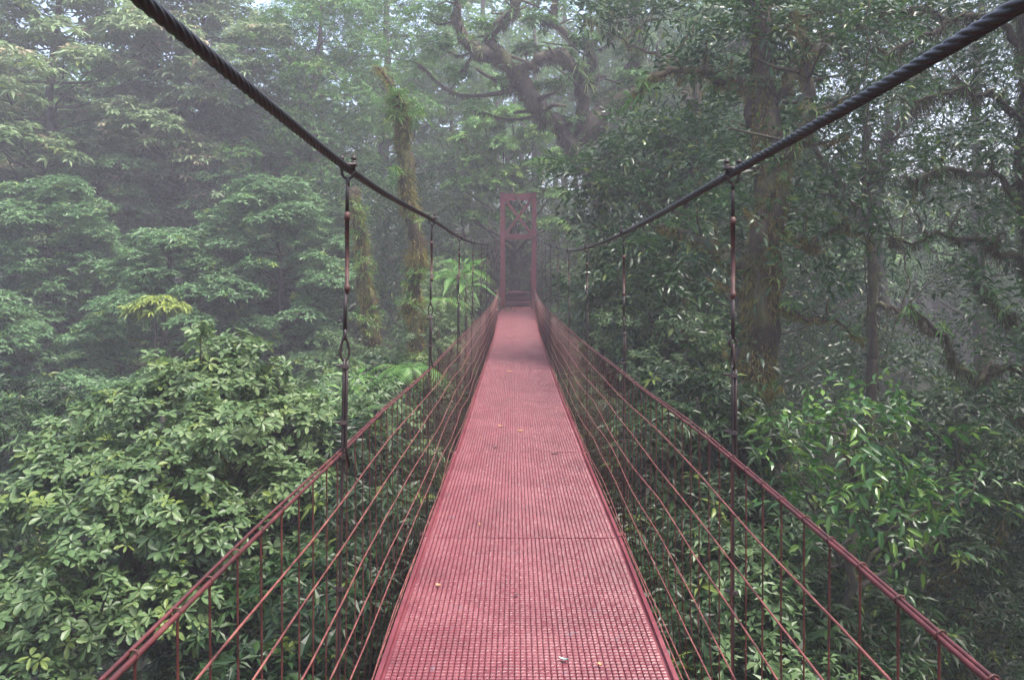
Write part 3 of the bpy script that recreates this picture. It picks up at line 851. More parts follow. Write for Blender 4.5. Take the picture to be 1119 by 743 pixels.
deck_leaf('fallen_leaf', 'small dark leaf beside the left edge of the deck below the yellow pair', 541, 489, .05, .035, 0, .4, brn, GL)
deck_leaf('fallen_leaf', 'pale yellow leaf farther along the middle of the deck', 557, 406, .11, .05, 0, 1.4, yel, GL)
deck_leaf('fallen_leaf', 'dark scrap of leaf at the joint before the deck ramps up', 555, 366.5, .16, .07, 0, .9, brn, GL)
deck_leaf('fallen_leaf', 'pale fleck of leaf on the rising end of the deck', 558, 352, .16, .07, 0, .4, yel, GL)
gfl = np.random.default_rng(44)
for i in range(9):
    Yk = gfl.uniform(2.8, 20) ; Xk = gfl.uniform(-.5, .56)
    pyk = CY + (EYE - float(deck_z(Yk))) * F / Yk; pxk = CX + Xk * F / Yk
    deck_leaf('leaf_scrap', 'tiny scrap of dead leaf among the flecks scattered over the deck', pxk, pyk, gfl.uniform(.014, .03), gfl.uniform(.008, .015), 0, gfl.uniform(0, 3), (yel, brn, org)[i % 3], 'tiny leaf scraps on the deck')
# white tag on the left side wires near the tower
p = W(541, 338, 24.0)
mb = MB(); mb.box((-.07, -.004, -.03), (.07, .004, .03)); mb.tube([(0, 0, .029), (0.01, 0, .09)], .003, 5)
o = mb.build('white_tag', flat('white_plastic', (.8, .8, .78)), None, False); o.location = p; o.rotation_euler = (0, .12, .2)
tag(o, 'small white tag tied to the left side wires near the tower', 'tag')
# ------------------------------------------------------------------ vegetation: single trees and bushes
def cl(px, py, Y, r, n, flat_=.7, rx=None):
    return (tuple(W(px, py, Y)), (rx or r, r, r * flat_), n)
def gbase(px, Y, sink=.3):
    x = (px - CX) / F * Y
    return Vector((x, Y, gz(x, Y) - sink))

# A: broad-leaved tree just below the bridge on one side
def treeA():
    b = gbase(190, 8.5)
    top = W(205, 430, 8.6)
    g = np.random.default_rng(5)
    cls = []
    spec = [(205, 420, 8.6, .62), (262, 425, 8.8, .5), (150, 450, 8.3, .6), (315, 470, 8.8, .6), (95, 500, 8.0, .62), (230, 480, 8.0, .7), (170, 520, 7.6, .7), (300, 530, 8.2, .65),
            (340, 520, 9.0, .45), (50, 560, 7.6, .6), (120, 590, 7.2, .68), (215, 590, 7.4, .7), (20, 640, 7.2, .6), (90, 680, 6.8, .62), (170, 680, 6.8, .55), (275, 620, 7.9, .55), (330, 590, 8.9, .5),
            (-30, 590, 8, .7), (-20, 720, 6.9, .6), (50, 745, 6.5, .5), (225, 400, 9.0, .35), (262, 397, 9.0, .3), (240, 540, 9.2, .8), (130, 540, 9.2, .8), (60, 640, 8.6, .8), (190, 640, 8.8, .8), (-60, 680, 8.4, .8), (340, 470, 9.4, .42),
            (130, 790, 6.9, .6), (40, 830, 7, .8), (-80, 790, 7.6, .8), (250, 720, 8.4, .5), (190, 408, 8.9, .3), (120, 470, 8.8, .4), (285, 440, 9.0, .4), (75, 470, 8.6, .3), (35, 520, 8.3, .35)]
    for px, py, Y, r in spec: cls.append(cl(px + g.uniform(-8, 8), py + g.uniform(-8, 8), Y, r * .84, int(150 * (r / .6) ** 2), .66))
    for _ in range(75):
        q = spec[int(g.integers(len(spec)))]; an = g.uniform(.1, PI - .1)
        cls.append(cl(q[0] + math.cos(an) * q[3] * 95 * g.uniform(.7, 1.25), q[1] - math.sin(an) * q[3] * 70 * g.uniform(.7, 1.35), q[2] - g.uniform(-.3, .5), g.uniform(.12, .25), int(g.integers(8, 22)), .9))
    c = W(190, 560, 8.8)
    tr = [b, b + (c - b) * .35 + Vector((.3, 0, 0)), b + (c - b) * .7, c + Vector((0, 0, .8))]
    lm = [([c + Vector((0, 0, -1.6)), W(120, 560, 8.6), W(60, 530, 8.2)], .07, .02), ([c + Vector((0, 0, -.8)), W(250, 520, 8.8), W(310, 470, 9)], .07, .02), ([c, W(215, 480, 8.9), W(225, 410, 9)], .05, .015),
          ([c + Vector((0, 0, -2)), W(110, 680, 7.8), W(30, 660, 7.3)], .07, .02)]
    plant('broadleaf_tree', 'pale glossy broad-leaved tree whose round top stands below the left handrail', 'tree', b, tr, cls, 'bright', 101, limbs=lm, r0=.16, detail=8, twig=5, L=.102, dens=.95,
          moss_d=30, moss_len=.1, moss_w=.012)
treeA()

# mossy dead trunks
def snag(px, Y, label, pts, r0, r1, seed, tuft, stub=(), group='moss-covered trunks', md=190):
    b = gbase(px, Y)
    root = empty('mossy_snag', b); tag(root, label, 'tree trunk', group)
    wd = Wood(seed, b); P = [b] + [W(*p) for p in pts]
    wd.limb(P, r0, r1, 46, 12, .05, .2)
    for s_ in stub: wd.limb([W(*p) for p in s_[0]], s_[1], s_[2], 12, 7, .04, .1)
    wd.build('trunk', M['bark_moss'], root)
    moss('moss', wd.paths, md * 1.6, .17, .018, M['moss'], root, b, seed + 3, young=.18, hang=.5)
    cr = Crown(seed + 9, b)
    for px_, py_, Y_, r, n in tuft:
        cr.clump(W(px_, py_, Y_), (r, r, r * .8), n, 'rosette', L=.16, ratio=.16, k=9, spread=(20, 95), young=.5, droop=.4, low=.6, rmin=.2, base=.6)
    cr.build('epiphytes', M['leaf_fine'], root, 3)
snag(458, 14.5, 'tall moss-furred trunk with a shaggy knob under a thin bare broken top', [(457, 430, 14.5), (450, 330, 14.6), (453, 260, 14.6), (443, 200, 14.6), (440, 150, 14.6), (437, 108, 14.6)], .13, .115, 201,
     [(440, 112, 14.5, .35, 50), (450, 128, 14.5, .32, 34), (432, 130, 14.5, .25, 24), (434, 190, 14.4, .2, 14), (452, 300, 14.4, .22, 18), (448, 335, 14.4, .25, 16), (456, 390, 14.4, .25, 18), (460, 240, 14.4, .2, 10)],
     stub=[([(437, 108, 14.6), (427, 92, 14.6), (416, 76, 14.6), (408, 74, 14.6)], .07, .02)])
snag(412, 16.5, 'shorter leaning moss-furred trunk standing beside the knobbed one', [(410, 430, 16.5), (404, 340, 16.5), (398, 280, 16.5), (390, 235, 16.5), (386, 205, 16.6)], .17, .09, 211,
     [(388, 230, 16.3, .3, 22), (398, 290, 16.3, .3, 22), (404, 350, 16.3, .35, 24), (394, 255, 16.3, .25, 14)])

# I: the great mossy tree behind the tower
def treeI():
    Y = 24.5
    b = gbase(650, Y)
    tr = [b, W(652, 260, Y), W(655, 215, Y), W(648, 185, Y), W(640, 150, Y - .3)]
    LM = [([W(640, 185, Y), W(618, 140, Y), W(590, 118, Y - .5), W(566, 78, Y - .8), W(538, 62, Y - 1), W(520, 58, Y - 1)], .30, .17),
          ([W(545, 64, Y - 1), W(538, 40, Y - 1), W(560, 12, Y - 1.2), W(572, -20, Y - 1.3)], .2, .1),
          ([W(528, 60, Y - 1), W(508, 45, Y - 1), W(498, 18, Y - 1), W(494, -20, Y - 1.3)], .16, .07),
          ([W(570, 80, Y - .8), W(600, 60, Y - .8), W(622, 72, Y - .6), W(650, 90, Y)], .16, .18),
          ([W(645, 160, Y), W(662, 120, Y), W(700, 100, Y + .5), W(745, 68, Y + .5), W(800, 48, Y), W(880, 16, Y - 1)], .27, .10),
          ([W(640, 150, Y), W(634, 110, Y), W(645, 75, Y), W(612, 30, Y), W(604, -20, Y)], .2, .07),
          ([W(655, 120, Y), W(690, 70, Y + 1), W(700, 20, Y + 1), W(690, -30, Y)], .2, .08),
          ([W(640, 200, Y), W(665, 170, Y - .5), W(682, 140, Y - 1)], .16, .06)]
    g = np.random.default_rng(8); cls = []
    for px, py, r in [(500, -10, 1.2), (560, -25, 1.3), (470, 20, 1.1), (455, 70, .9), (600, 10, .9), (700, -20, 1.6), (760, 20, 1.0), (820, -10, 1.4), (880, 0, 1.3), (690, 60, .7), (600, -40, 1.5), (650, 20, .8), (520, 120, .7), (780, 90, .6)]:
        cls.append(cl(px, py, Y + g.uniform(-.5, 1.5), r * .8, int(75 * r * r), .5))
    for px, py, r in [(575, 55, .45), (610, 95, .4), (548, 92, .35), (625, 135, .4), (600, 140, .4), (585, 95, .3), (660, 110, .45), (690, 85, .45), (720, 100, .4), (760, 55, .5), (800, 70, .5), (530, 30, .4), (590, 25, .5), (640, 45, .5), (670, 40, .5), (615, 60, .35), (700, 130, .4), (480, 50, .5), (500, 80, .4)]:
        cls.append(cl(px, py, Y + g.uniform(-.9, .5), r, int(110 * r), .55))
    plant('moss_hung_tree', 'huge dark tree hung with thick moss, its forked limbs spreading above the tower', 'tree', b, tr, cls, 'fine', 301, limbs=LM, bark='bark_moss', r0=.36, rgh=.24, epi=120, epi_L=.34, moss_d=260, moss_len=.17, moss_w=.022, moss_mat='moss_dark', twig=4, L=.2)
treeI()

# H: light-green tree beside the tower
b = gbase(560, 33)
cls = [cl(px, py, 28.9, r * .88, int(260 * r * r), .55) for px, py, r in [(560, 130, .9), (530, 140, .9), (512, 155, .7), (585, 150, .8), (550, 165, 1.1), (520, 180, .8), (590, 185, .9), (505, 205, .8), (540, 205, 1.0), (575, 215, .9), (500, 225, .6), (520, 240, .8), (560, 240, .9), (600, 215, .7), (548, 195, 1.0), (610, 170, .6), (600, 250, .9)]]
plant('light_green_tree', 'round light-green tree directly behind the top of the tower', 'tree', b, [b, W(562, 280, 32), W(556, 210, 32), W(552, 150, 32)], cls, 'lime', 311, r0=.2, L=.19)

# J: dark glossy branches reaching in beside the right handrail
def treeJ():
    Y = 13.5; b = gbase(735, Y)
    cls = [cl(px, py, Yc, r, int(75 * (r / .6) ** 2), .6) for px, py, Yc, r in
           [(625, 200, 15, .5), (660, 190, 14.6, .5), (700, 175, 14.3, .6), (740, 165, 14, .6), (690, 215, 14, .6), (650, 225, 14.6, .45), (730, 225, 13.5, .6), (700, 145, 14.5, .5), (770, 190, 13.5, .5),
            (640, 250, 15, .4), (680, 265, 13.8, .5), (720, 280, 13, .6), (700, 310, 13, .55), (670, 305, 13.6, .4), (750, 290, 12.8, .5), (735, 330, 12.6, .5), (700, 350, 13, .5), (660, 340, 14, .4), (630, 330, 15, .4), (775, 250, 13, .5),
            (770, 150, 14, .45), (775, 80, 14.6, .4), (700, 25, 15.5, .5), (640, 20, 16, .4), (770, 10, 15, .5), (720, -10, 15.6, .6), (660, -5, 16, .5)]]
    lm = [([W(740, 330, Y), W(720, 250, Y), W(690, 210, 14), W(640, 205, 15)], .09, .02), ([W(745, 260, Y), W(735, 180, 14), W(720, 130, 14.5)], .09, .03), ([W(742, 300, Y), W(710, 300, 13.3), (W(660, 320, 14))], .06, .02),
          ([W(760, 120, 14), W(730, 70, 15), W(680, 40, 15.6)], .07, .02)]
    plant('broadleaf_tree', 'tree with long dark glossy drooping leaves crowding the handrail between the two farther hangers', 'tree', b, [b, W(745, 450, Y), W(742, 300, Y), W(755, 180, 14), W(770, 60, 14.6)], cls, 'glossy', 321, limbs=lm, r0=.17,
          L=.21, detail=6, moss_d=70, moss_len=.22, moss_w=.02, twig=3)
treeJ()

# K: big mossy trunk standing close beside the bridge
def treeK():
    Y = 9.6; b = gbase(835, Y)
    tr = [b, W(832, 640, Y), W(828, 480, Y), W(826, 400, Y), W(832, 310, Y), W(840, 230, Y), W(838, 120, Y + .6), W(834, 20, Y + 1), W(832, -60, Y + 1)]
    LM = [([W(835, 290, Y), W(800, 285, Y + .3), W(760, 262, Y + 1), W(720, 245, Y + 1.5)], .11, .04),
          ([W(838, 215, Y), W(870, 160, Y), W(880, 90, Y + .3), W(872, 10, Y + .5)], .10, .05),
          ([W(840, 120, Y + .5), W(880, 60, Y + 1), W(940, 20, Y + 1), W(1010, 12, Y)], .09, .04),
          ([W(840, 150, Y + .5), W(800, 90, Y + 1), W(740, 75, Y + 1), W(690, 110, Y + 1)], .09, .03),
          ([W(835, 330, Y), W(870, 345, Y - .2), W(910, 350, Y - .3), W(950, 378, Y - .3)], .045, .015),
          ([W(838, 250, Y), W(880, 262, Y), W(920, 250, Y), W(950, 262, Y)], .06, .02)]
    cls = [cl(px, py, Yc, r, int(80 * (r / .5) ** 2), .55) for px, py, Yc, r in
           [(880, 230, 9.6, .4), (915, 215, 9.4, .35), (900, 270, 9.4, .3), (950, 268, 9.3, .3), (780, 240, 10, .4), (800, 180, 10.3, .4), (880, 150, 9.8, .45), (930, 140, 10, .4), (850, 90, 10.4, .5), (900, 60, 10.4, .6), (800, 60, 10.6, .6),
            (960, 40, 10.2, .5), (770, 20, 10.8, .6), (840, 20, 10.4, .6), (900, 10, 10, .6), (1000, 20, 9.8, .5), (960, 95, 9.6, .35), (860, 300, 9.2, .25), (905, 325, 9.2, .25), (800, 130, 10.6, .4), (740, 90, 10.8, .45), (770, 300, 9.8, .3),
            (790, 380, 9.2, .25), (855, 420, 9.0, .22), (812, 225, 9.3, .25), (850, 190, 9.4, .25), (862, 255, 9.4, .2)]]
    plant('mossy_tree', 'thick moss-wrapped trunk rising close beside the bridge behind the tall nearest hanger', 'tree', b, tr, cls, 'glossy', 331, limbs=LM, bark='bark_moss', r0=.29, rgh=.32, moss_d=620, moss_len=.11, moss_w=.013, moss_mat='moss', epi=90, epi_L=.17, L=.16, twig=3, detail=6, dens=.65)
treeK()

# second straight trunk higher up
b = gbase(905, 14)
cls = [cl(px, py, 13.5, r, int(60 * r * r / .3), .5) for px, py, r in [(880, 40, .7), (930, 25, .7), (860, 110, .5), (930, 190, .5), (980, 60, .7), (1000, 120, .5), (850, 10, .7), (900, 170, .5), (960, 210, .45), (870, 200, .4), (990, 190, .4)]]
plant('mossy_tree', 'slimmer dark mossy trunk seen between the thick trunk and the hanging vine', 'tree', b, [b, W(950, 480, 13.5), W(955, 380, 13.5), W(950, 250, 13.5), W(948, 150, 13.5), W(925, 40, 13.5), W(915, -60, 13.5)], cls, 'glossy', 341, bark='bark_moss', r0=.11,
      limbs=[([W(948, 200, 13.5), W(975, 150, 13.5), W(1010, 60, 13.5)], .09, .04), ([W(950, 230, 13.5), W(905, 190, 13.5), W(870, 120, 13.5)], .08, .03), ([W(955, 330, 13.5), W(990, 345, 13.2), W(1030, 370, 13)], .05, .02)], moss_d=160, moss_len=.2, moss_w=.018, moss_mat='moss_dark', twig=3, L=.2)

# L: dark moss-hung tree filling the edge of the view
def treeL():
    Y = 8.8; b = gbase(1150, Y)
    tr = [b, W(1165, 600, Y), W(1160, 400, Y), W(1140, 260, Y), W(1130, 100, Y), W(1120, -80, Y)]
    LM = [([W(1150, 330, Y), W(1110, 290, Y), W(1060, 262, Y), W(1000, 262, Y), W(965, 252, Y)], .05, .015),
          ([W(1140, 260, Y), W(1100, 200, Y), W(1050, 180, Y), W(1000, 200, Y)], .045, .015),
          ([W(1160, 420, Y), W(1110, 400, Y), W(1060, 410, Y - .2), W(1030, 370, Y - .2), W(1000, 335, Y - .2)], .045, .015),
          ([W(1130, 160, Y), W(1090, 110, Y), W(1040, 100, Y), W(990, 120, Y)], .045, .015),
          ([W(1125, 60, Y), W(1080, 20, Y), W(1020, 30, Y), W(960, 70, Y)], .045, .015),
          ([W(1155, 400, Y), W(1130, 370, Y), W(1085, 330, Y), W(1060, 300, Y)], .035, .012)]
    cls = [cl(px, py, Yc, r, int(75 * (r / .5) ** 2), .45) for px, py, Yc, r in
           [(1100, 250, 8.8, .45), (1050, 225, 8.8, .3), (1000, 230, 8.8, .22), (1080, 160, 8.8, .45), (1030, 165, 8.8, .4), (990, 185, 8.8, .3), (1100, 90, 8.9, .5), (1040, 80, 8.9, .45), (985, 105, 8.8, .35), (1060, 10, 9, .5), (1110, 10, 9, .5),
            (1010, 0, 9, .5), (960, 50, 9, .4), (1110, 340, 8.6, .45), (1070, 320, 8.6, .35), (1100, 400, 8.4, .45),  (1115, 190, 8.6, .4), (1075, 285, 8.7, .3), (1100, 450, 8.6, .5)]]
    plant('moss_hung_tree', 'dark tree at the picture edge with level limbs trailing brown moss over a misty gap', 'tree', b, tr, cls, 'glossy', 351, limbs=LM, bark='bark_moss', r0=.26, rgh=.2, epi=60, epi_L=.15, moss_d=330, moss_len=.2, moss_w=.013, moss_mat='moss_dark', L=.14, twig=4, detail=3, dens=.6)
treeL()

# M: bright-leaved bush by the right handrail
def bushM():
    Y = 6.6; b = gbase(930, Y)
    spec = [(880, 455, .25), (915, 450, .25), (945, 445, .25), (900, 480, .4), (945, 480, .42), (985, 470, .35), (870, 510, .35), (920, 530, .4), (965, 525, .42), (1005, 520, .36), (1035, 540, .26), (890, 560, .38), (940, 575, .4), (985, 565, .36),
            (860, 560, .3), (1015, 590, .3), (900, 610, .3), (870, 470, .25), (1045, 520, .18), (1000, 480, .2)]
    g = np.random.default_rng(3)
    cls = [cl(px, py, Y + g.uniform(-.4, .5), r * .95, int(10 * (r / .36) ** 2), .55) for px, py, r in spec]
    tr = [b, W(930, 900, Y), W(925, 700, Y), W(930, 560, Y), W(920, 460, Y)]
    lm = [([W(925, 640, Y), W(975, 580, Y - .1), W(1030, 550, Y - .2), W(1060, 535, Y - .2)], .02, .006), ([W(925, 620, Y), W(890, 560, Y), W(870, 500, Y)], .02, .006), ([W(928, 600, Y), W(960, 520, Y), W(980, 470, Y)], .02, .006)]
    plant('leafy_bush', 'bright green sapling with wet drooping leaves just outside the right handrail', 'bush', b, tr, cls, 'spray', 361, limbs=lm, r0=.06, detail=6, twig=4, L=.135, young=.25, ratio=.4, moss_d=40, moss_len=.1, moss_w=.01)
bushM()
# Ferny mossy mass under it
def bushN():
    b = gbase(840, 8); g = np.random.default_rng(31)
    spec = [(830, 560, .35), (860, 640, .45), (900, 700, .5), (840, 700, .5), (960, 720, .5), (800, 640, .4), (1010, 700, .5), (1060, 660, .5), (1100, 620, .5), (1080, 720, .6), (1120, 560, .5), (1030, 760, .6), (1060, 480, .35), (1110, 500, .4), (1085, 560, .45), (1050, 600, .4), (1140, 660, .6)]
    cls = [cl(px, py, 8.2 + g.uniform(-.5, .9), r, int(110 * (r / .5) ** 2), .6) for px, py, r in spec]
    b = gbase(1000, 8.6)
    plant('dark_bush', 'dark small-leaved thicket under the bright sapling, filling the low corner beyond the handrail', 'bush', b, [b, W(1000, 1000, 8.6), W(990, 800, 8.6), W(1000, 650, 8.6)], cls, 'under', 371, r0=.07, L=.10, twig=4,
          moss_d=80, moss_len=.2, moss_w=.014)
bushN()

# ferns and palm-like plants
def fern(px, py, Y, L, n, leaf, label, seed, k=16, ratio=.16, name='fern', lift=.6, mat='leaf_fine', h=1.0):
    c = W(px, py, Y); b = Vector((c.x, c.y, c.z - h))
    root = empty(name, b); tag(root, label, name.replace('_', ' '), 'ferns and palm-leaved plants')
    mb = MB(tuple(b)); mb.tube([b, b + Vector((.03, .02, h * .5)), c], [.035, .03, .03], 7, .1, seed); mb.build('stem', M['bark_moss'], root)
    cr = Crown(seed, b)
    if name == 'palm':
        for q in ((0, 0, 0), (.22, -.1, -.25), (-.3, .1, -.1), (.1, .2, .2)):
            cr.rosettes(np.array([tuple(c + Vector(q))]) - cr.org, np.array([[.1, -.25, 1.0]]) / 1.04, n, L, ratio, spread=(55, 105), young=0, droop=.35, base=.95)
    else: fronds(cr, c, n, L, k, leaf, ratio, lift)
    cr.build('fronds', M[mat], root, 3)
    mb = MB(tuple(b))
    return root
fern(500, 300, 17, .75, 8, .34, 'pale palm-like fronds beside the fourth left hanger near the tower', 401, 12, .2, 'palm', .5, h=3.0)
fern(378, 428, 11.5, .5, 9, .26, 'fan of pale fronds behind the tall left hanger above the handrail', 402, 14, .16, 'palm', .5, h=3.0)
fern(345, 440, 12.5, .45, 9, .24, 'lower dull fan of fronds tucked beside the round glossy tree', 403, 14, .16, 'palm', .35, h=3.0)
fern(478, 330, 15.5, .9, 10, .2, 'fern with narrow fronds at the foot of the knobbed mossy trunk', 404, 18, .14, h=2.5)
fern(445, 405, 11.5, .75, 11, .18, 'bright fern just behind the left side wires', 405, 18, .15, h=2.5)
fern(508, 300, 18, .9, 9, .22, 'yellowish fern between the last left hangers', 406, 16, .14, h=2.5)
fern(818, 455, 9.0, .5, 12, .14, 'small drooping fern growing on the side of the thick mossy trunk', 407, 16, .14, lift=.2, h=.35)
fern(770, 585, 7.2, .6, 11, .17, 'fern below the right handrail in the shade of the thick trunk', 408, 16, .15, h=2.0, mat='leaf_under')
fern(655, 440, 10.5, .7, 10, .18, 'dark fern behind the right side wires mid way along', 409, 16, .15, h=2.0, mat='leaf_under')

# copied trees and bushes ------------------------------------------------
B_ = 'forest trees on the far slope'
put('layer', 55, 23, 205, 'tree in drooping leafy tiers at the picture edge above the glossy round tree', 0.3, group=B_, seed=51, name='layered_tree')
put('layer', 185, 21.5, 262, 'tiered tree topped by the yellow-green tuft behind the glossy round tree', 2.0, group=B_, name='layered_tree')
put('layer', 300, 23, 205, 'tiered green tree standing left of the shorter moss-furred trunk', 4.1, group=B_, name='layered_tree')
put('layer', -30, 19.5, 330, 'tiered tree cut by the picture edge, lowest of its kind', 5.0, group=B_, name='layered_tree')
put('layer', 110, 28, 150, 'hazier tiered tree rising behind the yellow-green tuft', 1.2, group=B_, name='layered_tree')
put('layer', 250, 30, 120, 'hazy tiered tree seen under the left main cable', 3.3, group=B_, name='layered_tree')
put('layer', 350, 27, 235, 'tiered tree low between the two moss-furred trunks', 3.9, group=B_, name='layered_tree')
put('layer', 95, 19, 420, 'low tiered tree half hidden behind the glossy round tree', 2.9, group=B_, name='layered_tree', smax=1.3)
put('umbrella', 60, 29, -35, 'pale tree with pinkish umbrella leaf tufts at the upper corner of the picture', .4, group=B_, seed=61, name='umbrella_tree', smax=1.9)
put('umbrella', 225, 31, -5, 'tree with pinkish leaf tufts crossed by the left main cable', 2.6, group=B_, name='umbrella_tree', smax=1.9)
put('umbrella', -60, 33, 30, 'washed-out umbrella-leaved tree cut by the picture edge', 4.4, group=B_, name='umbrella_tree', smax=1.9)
put('fine', 350, 30, -20, 'tall fine-leaved tree rising above the shorter moss-furred trunk', 1.0, group=B_, seed=71, name='fine_leaved_tree')
put('fine', 425, 36, -90, 'tall fine-leaved tree in the mist behind the knobbed trunk', 2.2, group=B_, name='fine_leaved_tree')
put('fine', 270, 34, 40, 'faint fine-leaved tree behind the pinkish tufts', 3.4, group=B_, name='fine_leaved_tree')
put('fine', 490, 38, 60, 'misty fine-leaved tree left of the light-green tree behind the tower', 4.9, group=B_, name='fine_leaved_tree')
put('fine', 632, 40, 60, 'misty fine-leaved tree closing the gap to the right of the portal top', 1.9, group=B_, name='fine_leaved_tree')
put('fine', 720, 38, -40, 'misty fine-leaved tree behind the right fork of the huge mossy tree', 5.6, group=B_, name='fine_leaved_tree')
put('fine', 140, 38, 70, 'ghostly fine-leaved tree deepest in the upper left mist', .2, group=B_, name='fine_leaved_tree')
put('fine', 800, 36, 20, 'misty fine-leaved tree showing past the thick mossy trunk', 2.9, group=B_, name='fine_leaved_tree')
put('fine', 1085, 48, 265, 'faint tree seen through the misty gap under the level mossy limbs', 3.9, group=B_, name='fine_leaved_tree')
put('fine', 950, 52, 275, 'palest tree seen through the misty gap behind the vine', 5.2, group=B_, name='fine_leaved_tree')
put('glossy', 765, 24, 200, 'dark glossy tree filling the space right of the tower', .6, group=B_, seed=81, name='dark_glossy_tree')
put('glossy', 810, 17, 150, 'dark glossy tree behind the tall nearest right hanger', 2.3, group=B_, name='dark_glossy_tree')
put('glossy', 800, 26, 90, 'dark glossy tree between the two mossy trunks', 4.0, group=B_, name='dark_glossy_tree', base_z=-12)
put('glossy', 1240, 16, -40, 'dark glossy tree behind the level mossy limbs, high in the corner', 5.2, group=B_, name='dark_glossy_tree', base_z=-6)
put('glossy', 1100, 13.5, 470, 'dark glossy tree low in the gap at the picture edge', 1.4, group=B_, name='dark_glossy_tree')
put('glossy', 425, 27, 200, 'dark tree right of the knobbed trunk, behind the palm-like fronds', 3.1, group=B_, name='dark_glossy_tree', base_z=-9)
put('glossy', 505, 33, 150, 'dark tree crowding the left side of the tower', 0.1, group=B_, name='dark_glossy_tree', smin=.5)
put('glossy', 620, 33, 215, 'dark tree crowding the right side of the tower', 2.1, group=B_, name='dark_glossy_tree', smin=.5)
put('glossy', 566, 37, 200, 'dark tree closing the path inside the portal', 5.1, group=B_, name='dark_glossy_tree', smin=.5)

for px, Y, top, rt, sc_, lab in ((1075, 22, -75, 1.1, 1.0, 'dark tree over the misty gap, its crown filling the upper corner behind the level limbs'), (965, 27, -60, 3.3, 1.05, 'dark tree crown above the misty gap behind the hanging vine')):
    p = W(px, top, Y); zb = p.z - 12 * sc_
    r_ = proto('glossy', (p.x, Y, zb), lab, name='dark_glossy_tree', group=B_, scale=sc_, rot=rt)
    dz = (zb - gz(p.x, Y)) / sc_ + .8
    if dz > .8:
        mb = MB(); mb.tube([(0, 0, 1.2), (.0, .0, -.6), (.12, .1, -dz * .5), (0, 0, -dz)], [.12, .2, .23, .3], 9, .12, 3); mb.build('lower_trunk', M['bark_moss'], r_)
for x, y, kd, sc_, rt, lab in ((8.5, -2.5, 'glossy', 1.45, .4, 'unseen dark glossy tree beside the viewer, added to shade the right side'), (6.5, -10, 'glossy', 1.5, 2.2, 'unseen dark glossy tree behind the viewer, added to shade the right side'),
                        (13.5, 3.5, 'fine', 1.5, 1.2, 'unseen fine-leaved tree beside the viewer, added to shade the right side'), (14, -7, 'fine', 1.5, 4.0, 'unseen fine-leaved tree behind the viewer, added to shade the right side')):  # trees out of view, added to block sky light and darken the right side
    zb = -7.5; r_ = proto(kd, (x, y, zb), lab, name='added_shade_tree', group='unseen trees added for shade', scale=sc_, rot=rt)
    dz = (zb - gz(x, y)) / sc_ + .8
    mb = MB(); mb.tube([(0, 0, 1.2), (.0, .0, -.6), (.12, .1, -dz * .5), (0, 0, -dz)], [.12, .2, .23, .3], 9, .12, 3); mb.build('lower_trunk', M['bark_moss'], r_)
# bushes: (kind, px, Y, top, label)
S_ = 'bushes below and beside the bridge'
bl = [('dark_shrub', 566, 32.6, 250, 'dark bush closing the path straight behind the portal'),
      ('shrub', 335, 12.5, 425, 'leafy bush between the glossy round tree and the shorter mossy trunk'),
      ('shrub', 425, 15.5, 395, 'bush low between the two moss-furred trunks'),
      ('shrub', 375, 15.5, 375, 'bush at the foot of the shorter moss-furred trunk'),
      ('shrub', 500, 15, 345, 'bush right of the knobbed trunk beside the left side wires'),
      ('shrub', 520, 19, 300, 'bush crowding the left handrail close to the tower'),
      ('shrub', 480, 21, 290, 'hazy bush behind the second left hanger'),
      ('dark_shrub', 400, 9.5, 500, 'bush under the left side wires in front of the frond fans'),
      ('shrub', 455, 10.5, 440, 'bush pressed against the left side wires mid way along'),
      ('dark_shrub', 330, 8.5, 560, 'dark bush under the left handrail beside the glossy round tree'),
      ('dark_shrub', 405, 7.5, 560, 'dark bush deep below the left side wires nearest the deck'),
      ('dark_shrub', 250, 7.2, 650, 'dark bush in the low corner outside the left handrail'),
      ('dark_shrub', 460, 9.5, 470, 'dark bush below the left edge of the deck mid way'),
      ('dark_shrub', 350, 6.8, 630, 'small dark bush seen low through the left side wires'),
      ('dark_shrub', 500, 13.5, 400, 'dark bush below the deck edge beyond the bright fern'),
      ('shrub', 620, 17, 285, 'bush crowding the right handrail close to the tower'),
      ('shrub', 645, 15, 300, 'bush with pale wet leaves behind the third right hanger'),
      ('shrub', 680, 12.5, 330, 'bush with pale wet leaves under the right main cable'),
      ('dark_shrub', 740, 11, 420, 'bush behind the nearest right hanger above the handrail'),
      ('dark_shrub', 625, 13, 380, 'dark bush below the right edge of the deck far along'),
      ('dark_shrub', 665, 9.5, 440, 'dark bush below the right side wires mid way'),
      ('dark_shrub', 720, 8.8, 420, 'dark bush in the shade left of the thick mossy trunk'),
      ('dark_shrub', 780, 8.2, 540, 'dark bush below the right handrail at the foot of the nearest hanger'),
      ('dark_shrub', 735, 7.0, 570, 'dark bush deep below the right side wires'),
      ('shrub', 800, 6.2, 640, 'small bush low through the right side wires near the bottom edge'),
      ('dark_shrub', 855, 7.4, 600, 'dark bush low between the thick trunk and the handrail'),
      ('dark_shrub', 900, 7.0, 640, 'dark bush under the bright sapling'),
      ('dark_shrub', 1050, 11, 430, 'dark bush right of the bright sapling under the misty gap'),
      ('dark_shrub', 700, 6.2, 640, 'dark bush lowest beside the right edge of the deck'),
      ('dark_shrub', 20, 12.5, 420, 'dark bush at the picture edge behind the glossy round tree'),
      ('dark_shrub', 600, 30.5, 285, 'dark bush beside the path behind the tower on its right'),
      ('dark_shrub', 530, 30, 280, 'dark bush beside the path behind the tower on its left'),
      ('shrub', 640, 24, 255, 'hazy bush above the right handrail beside the tower'),
      ('shrub', 505, 25, 270, 'hazy bush above the left handrail beside the tower')]
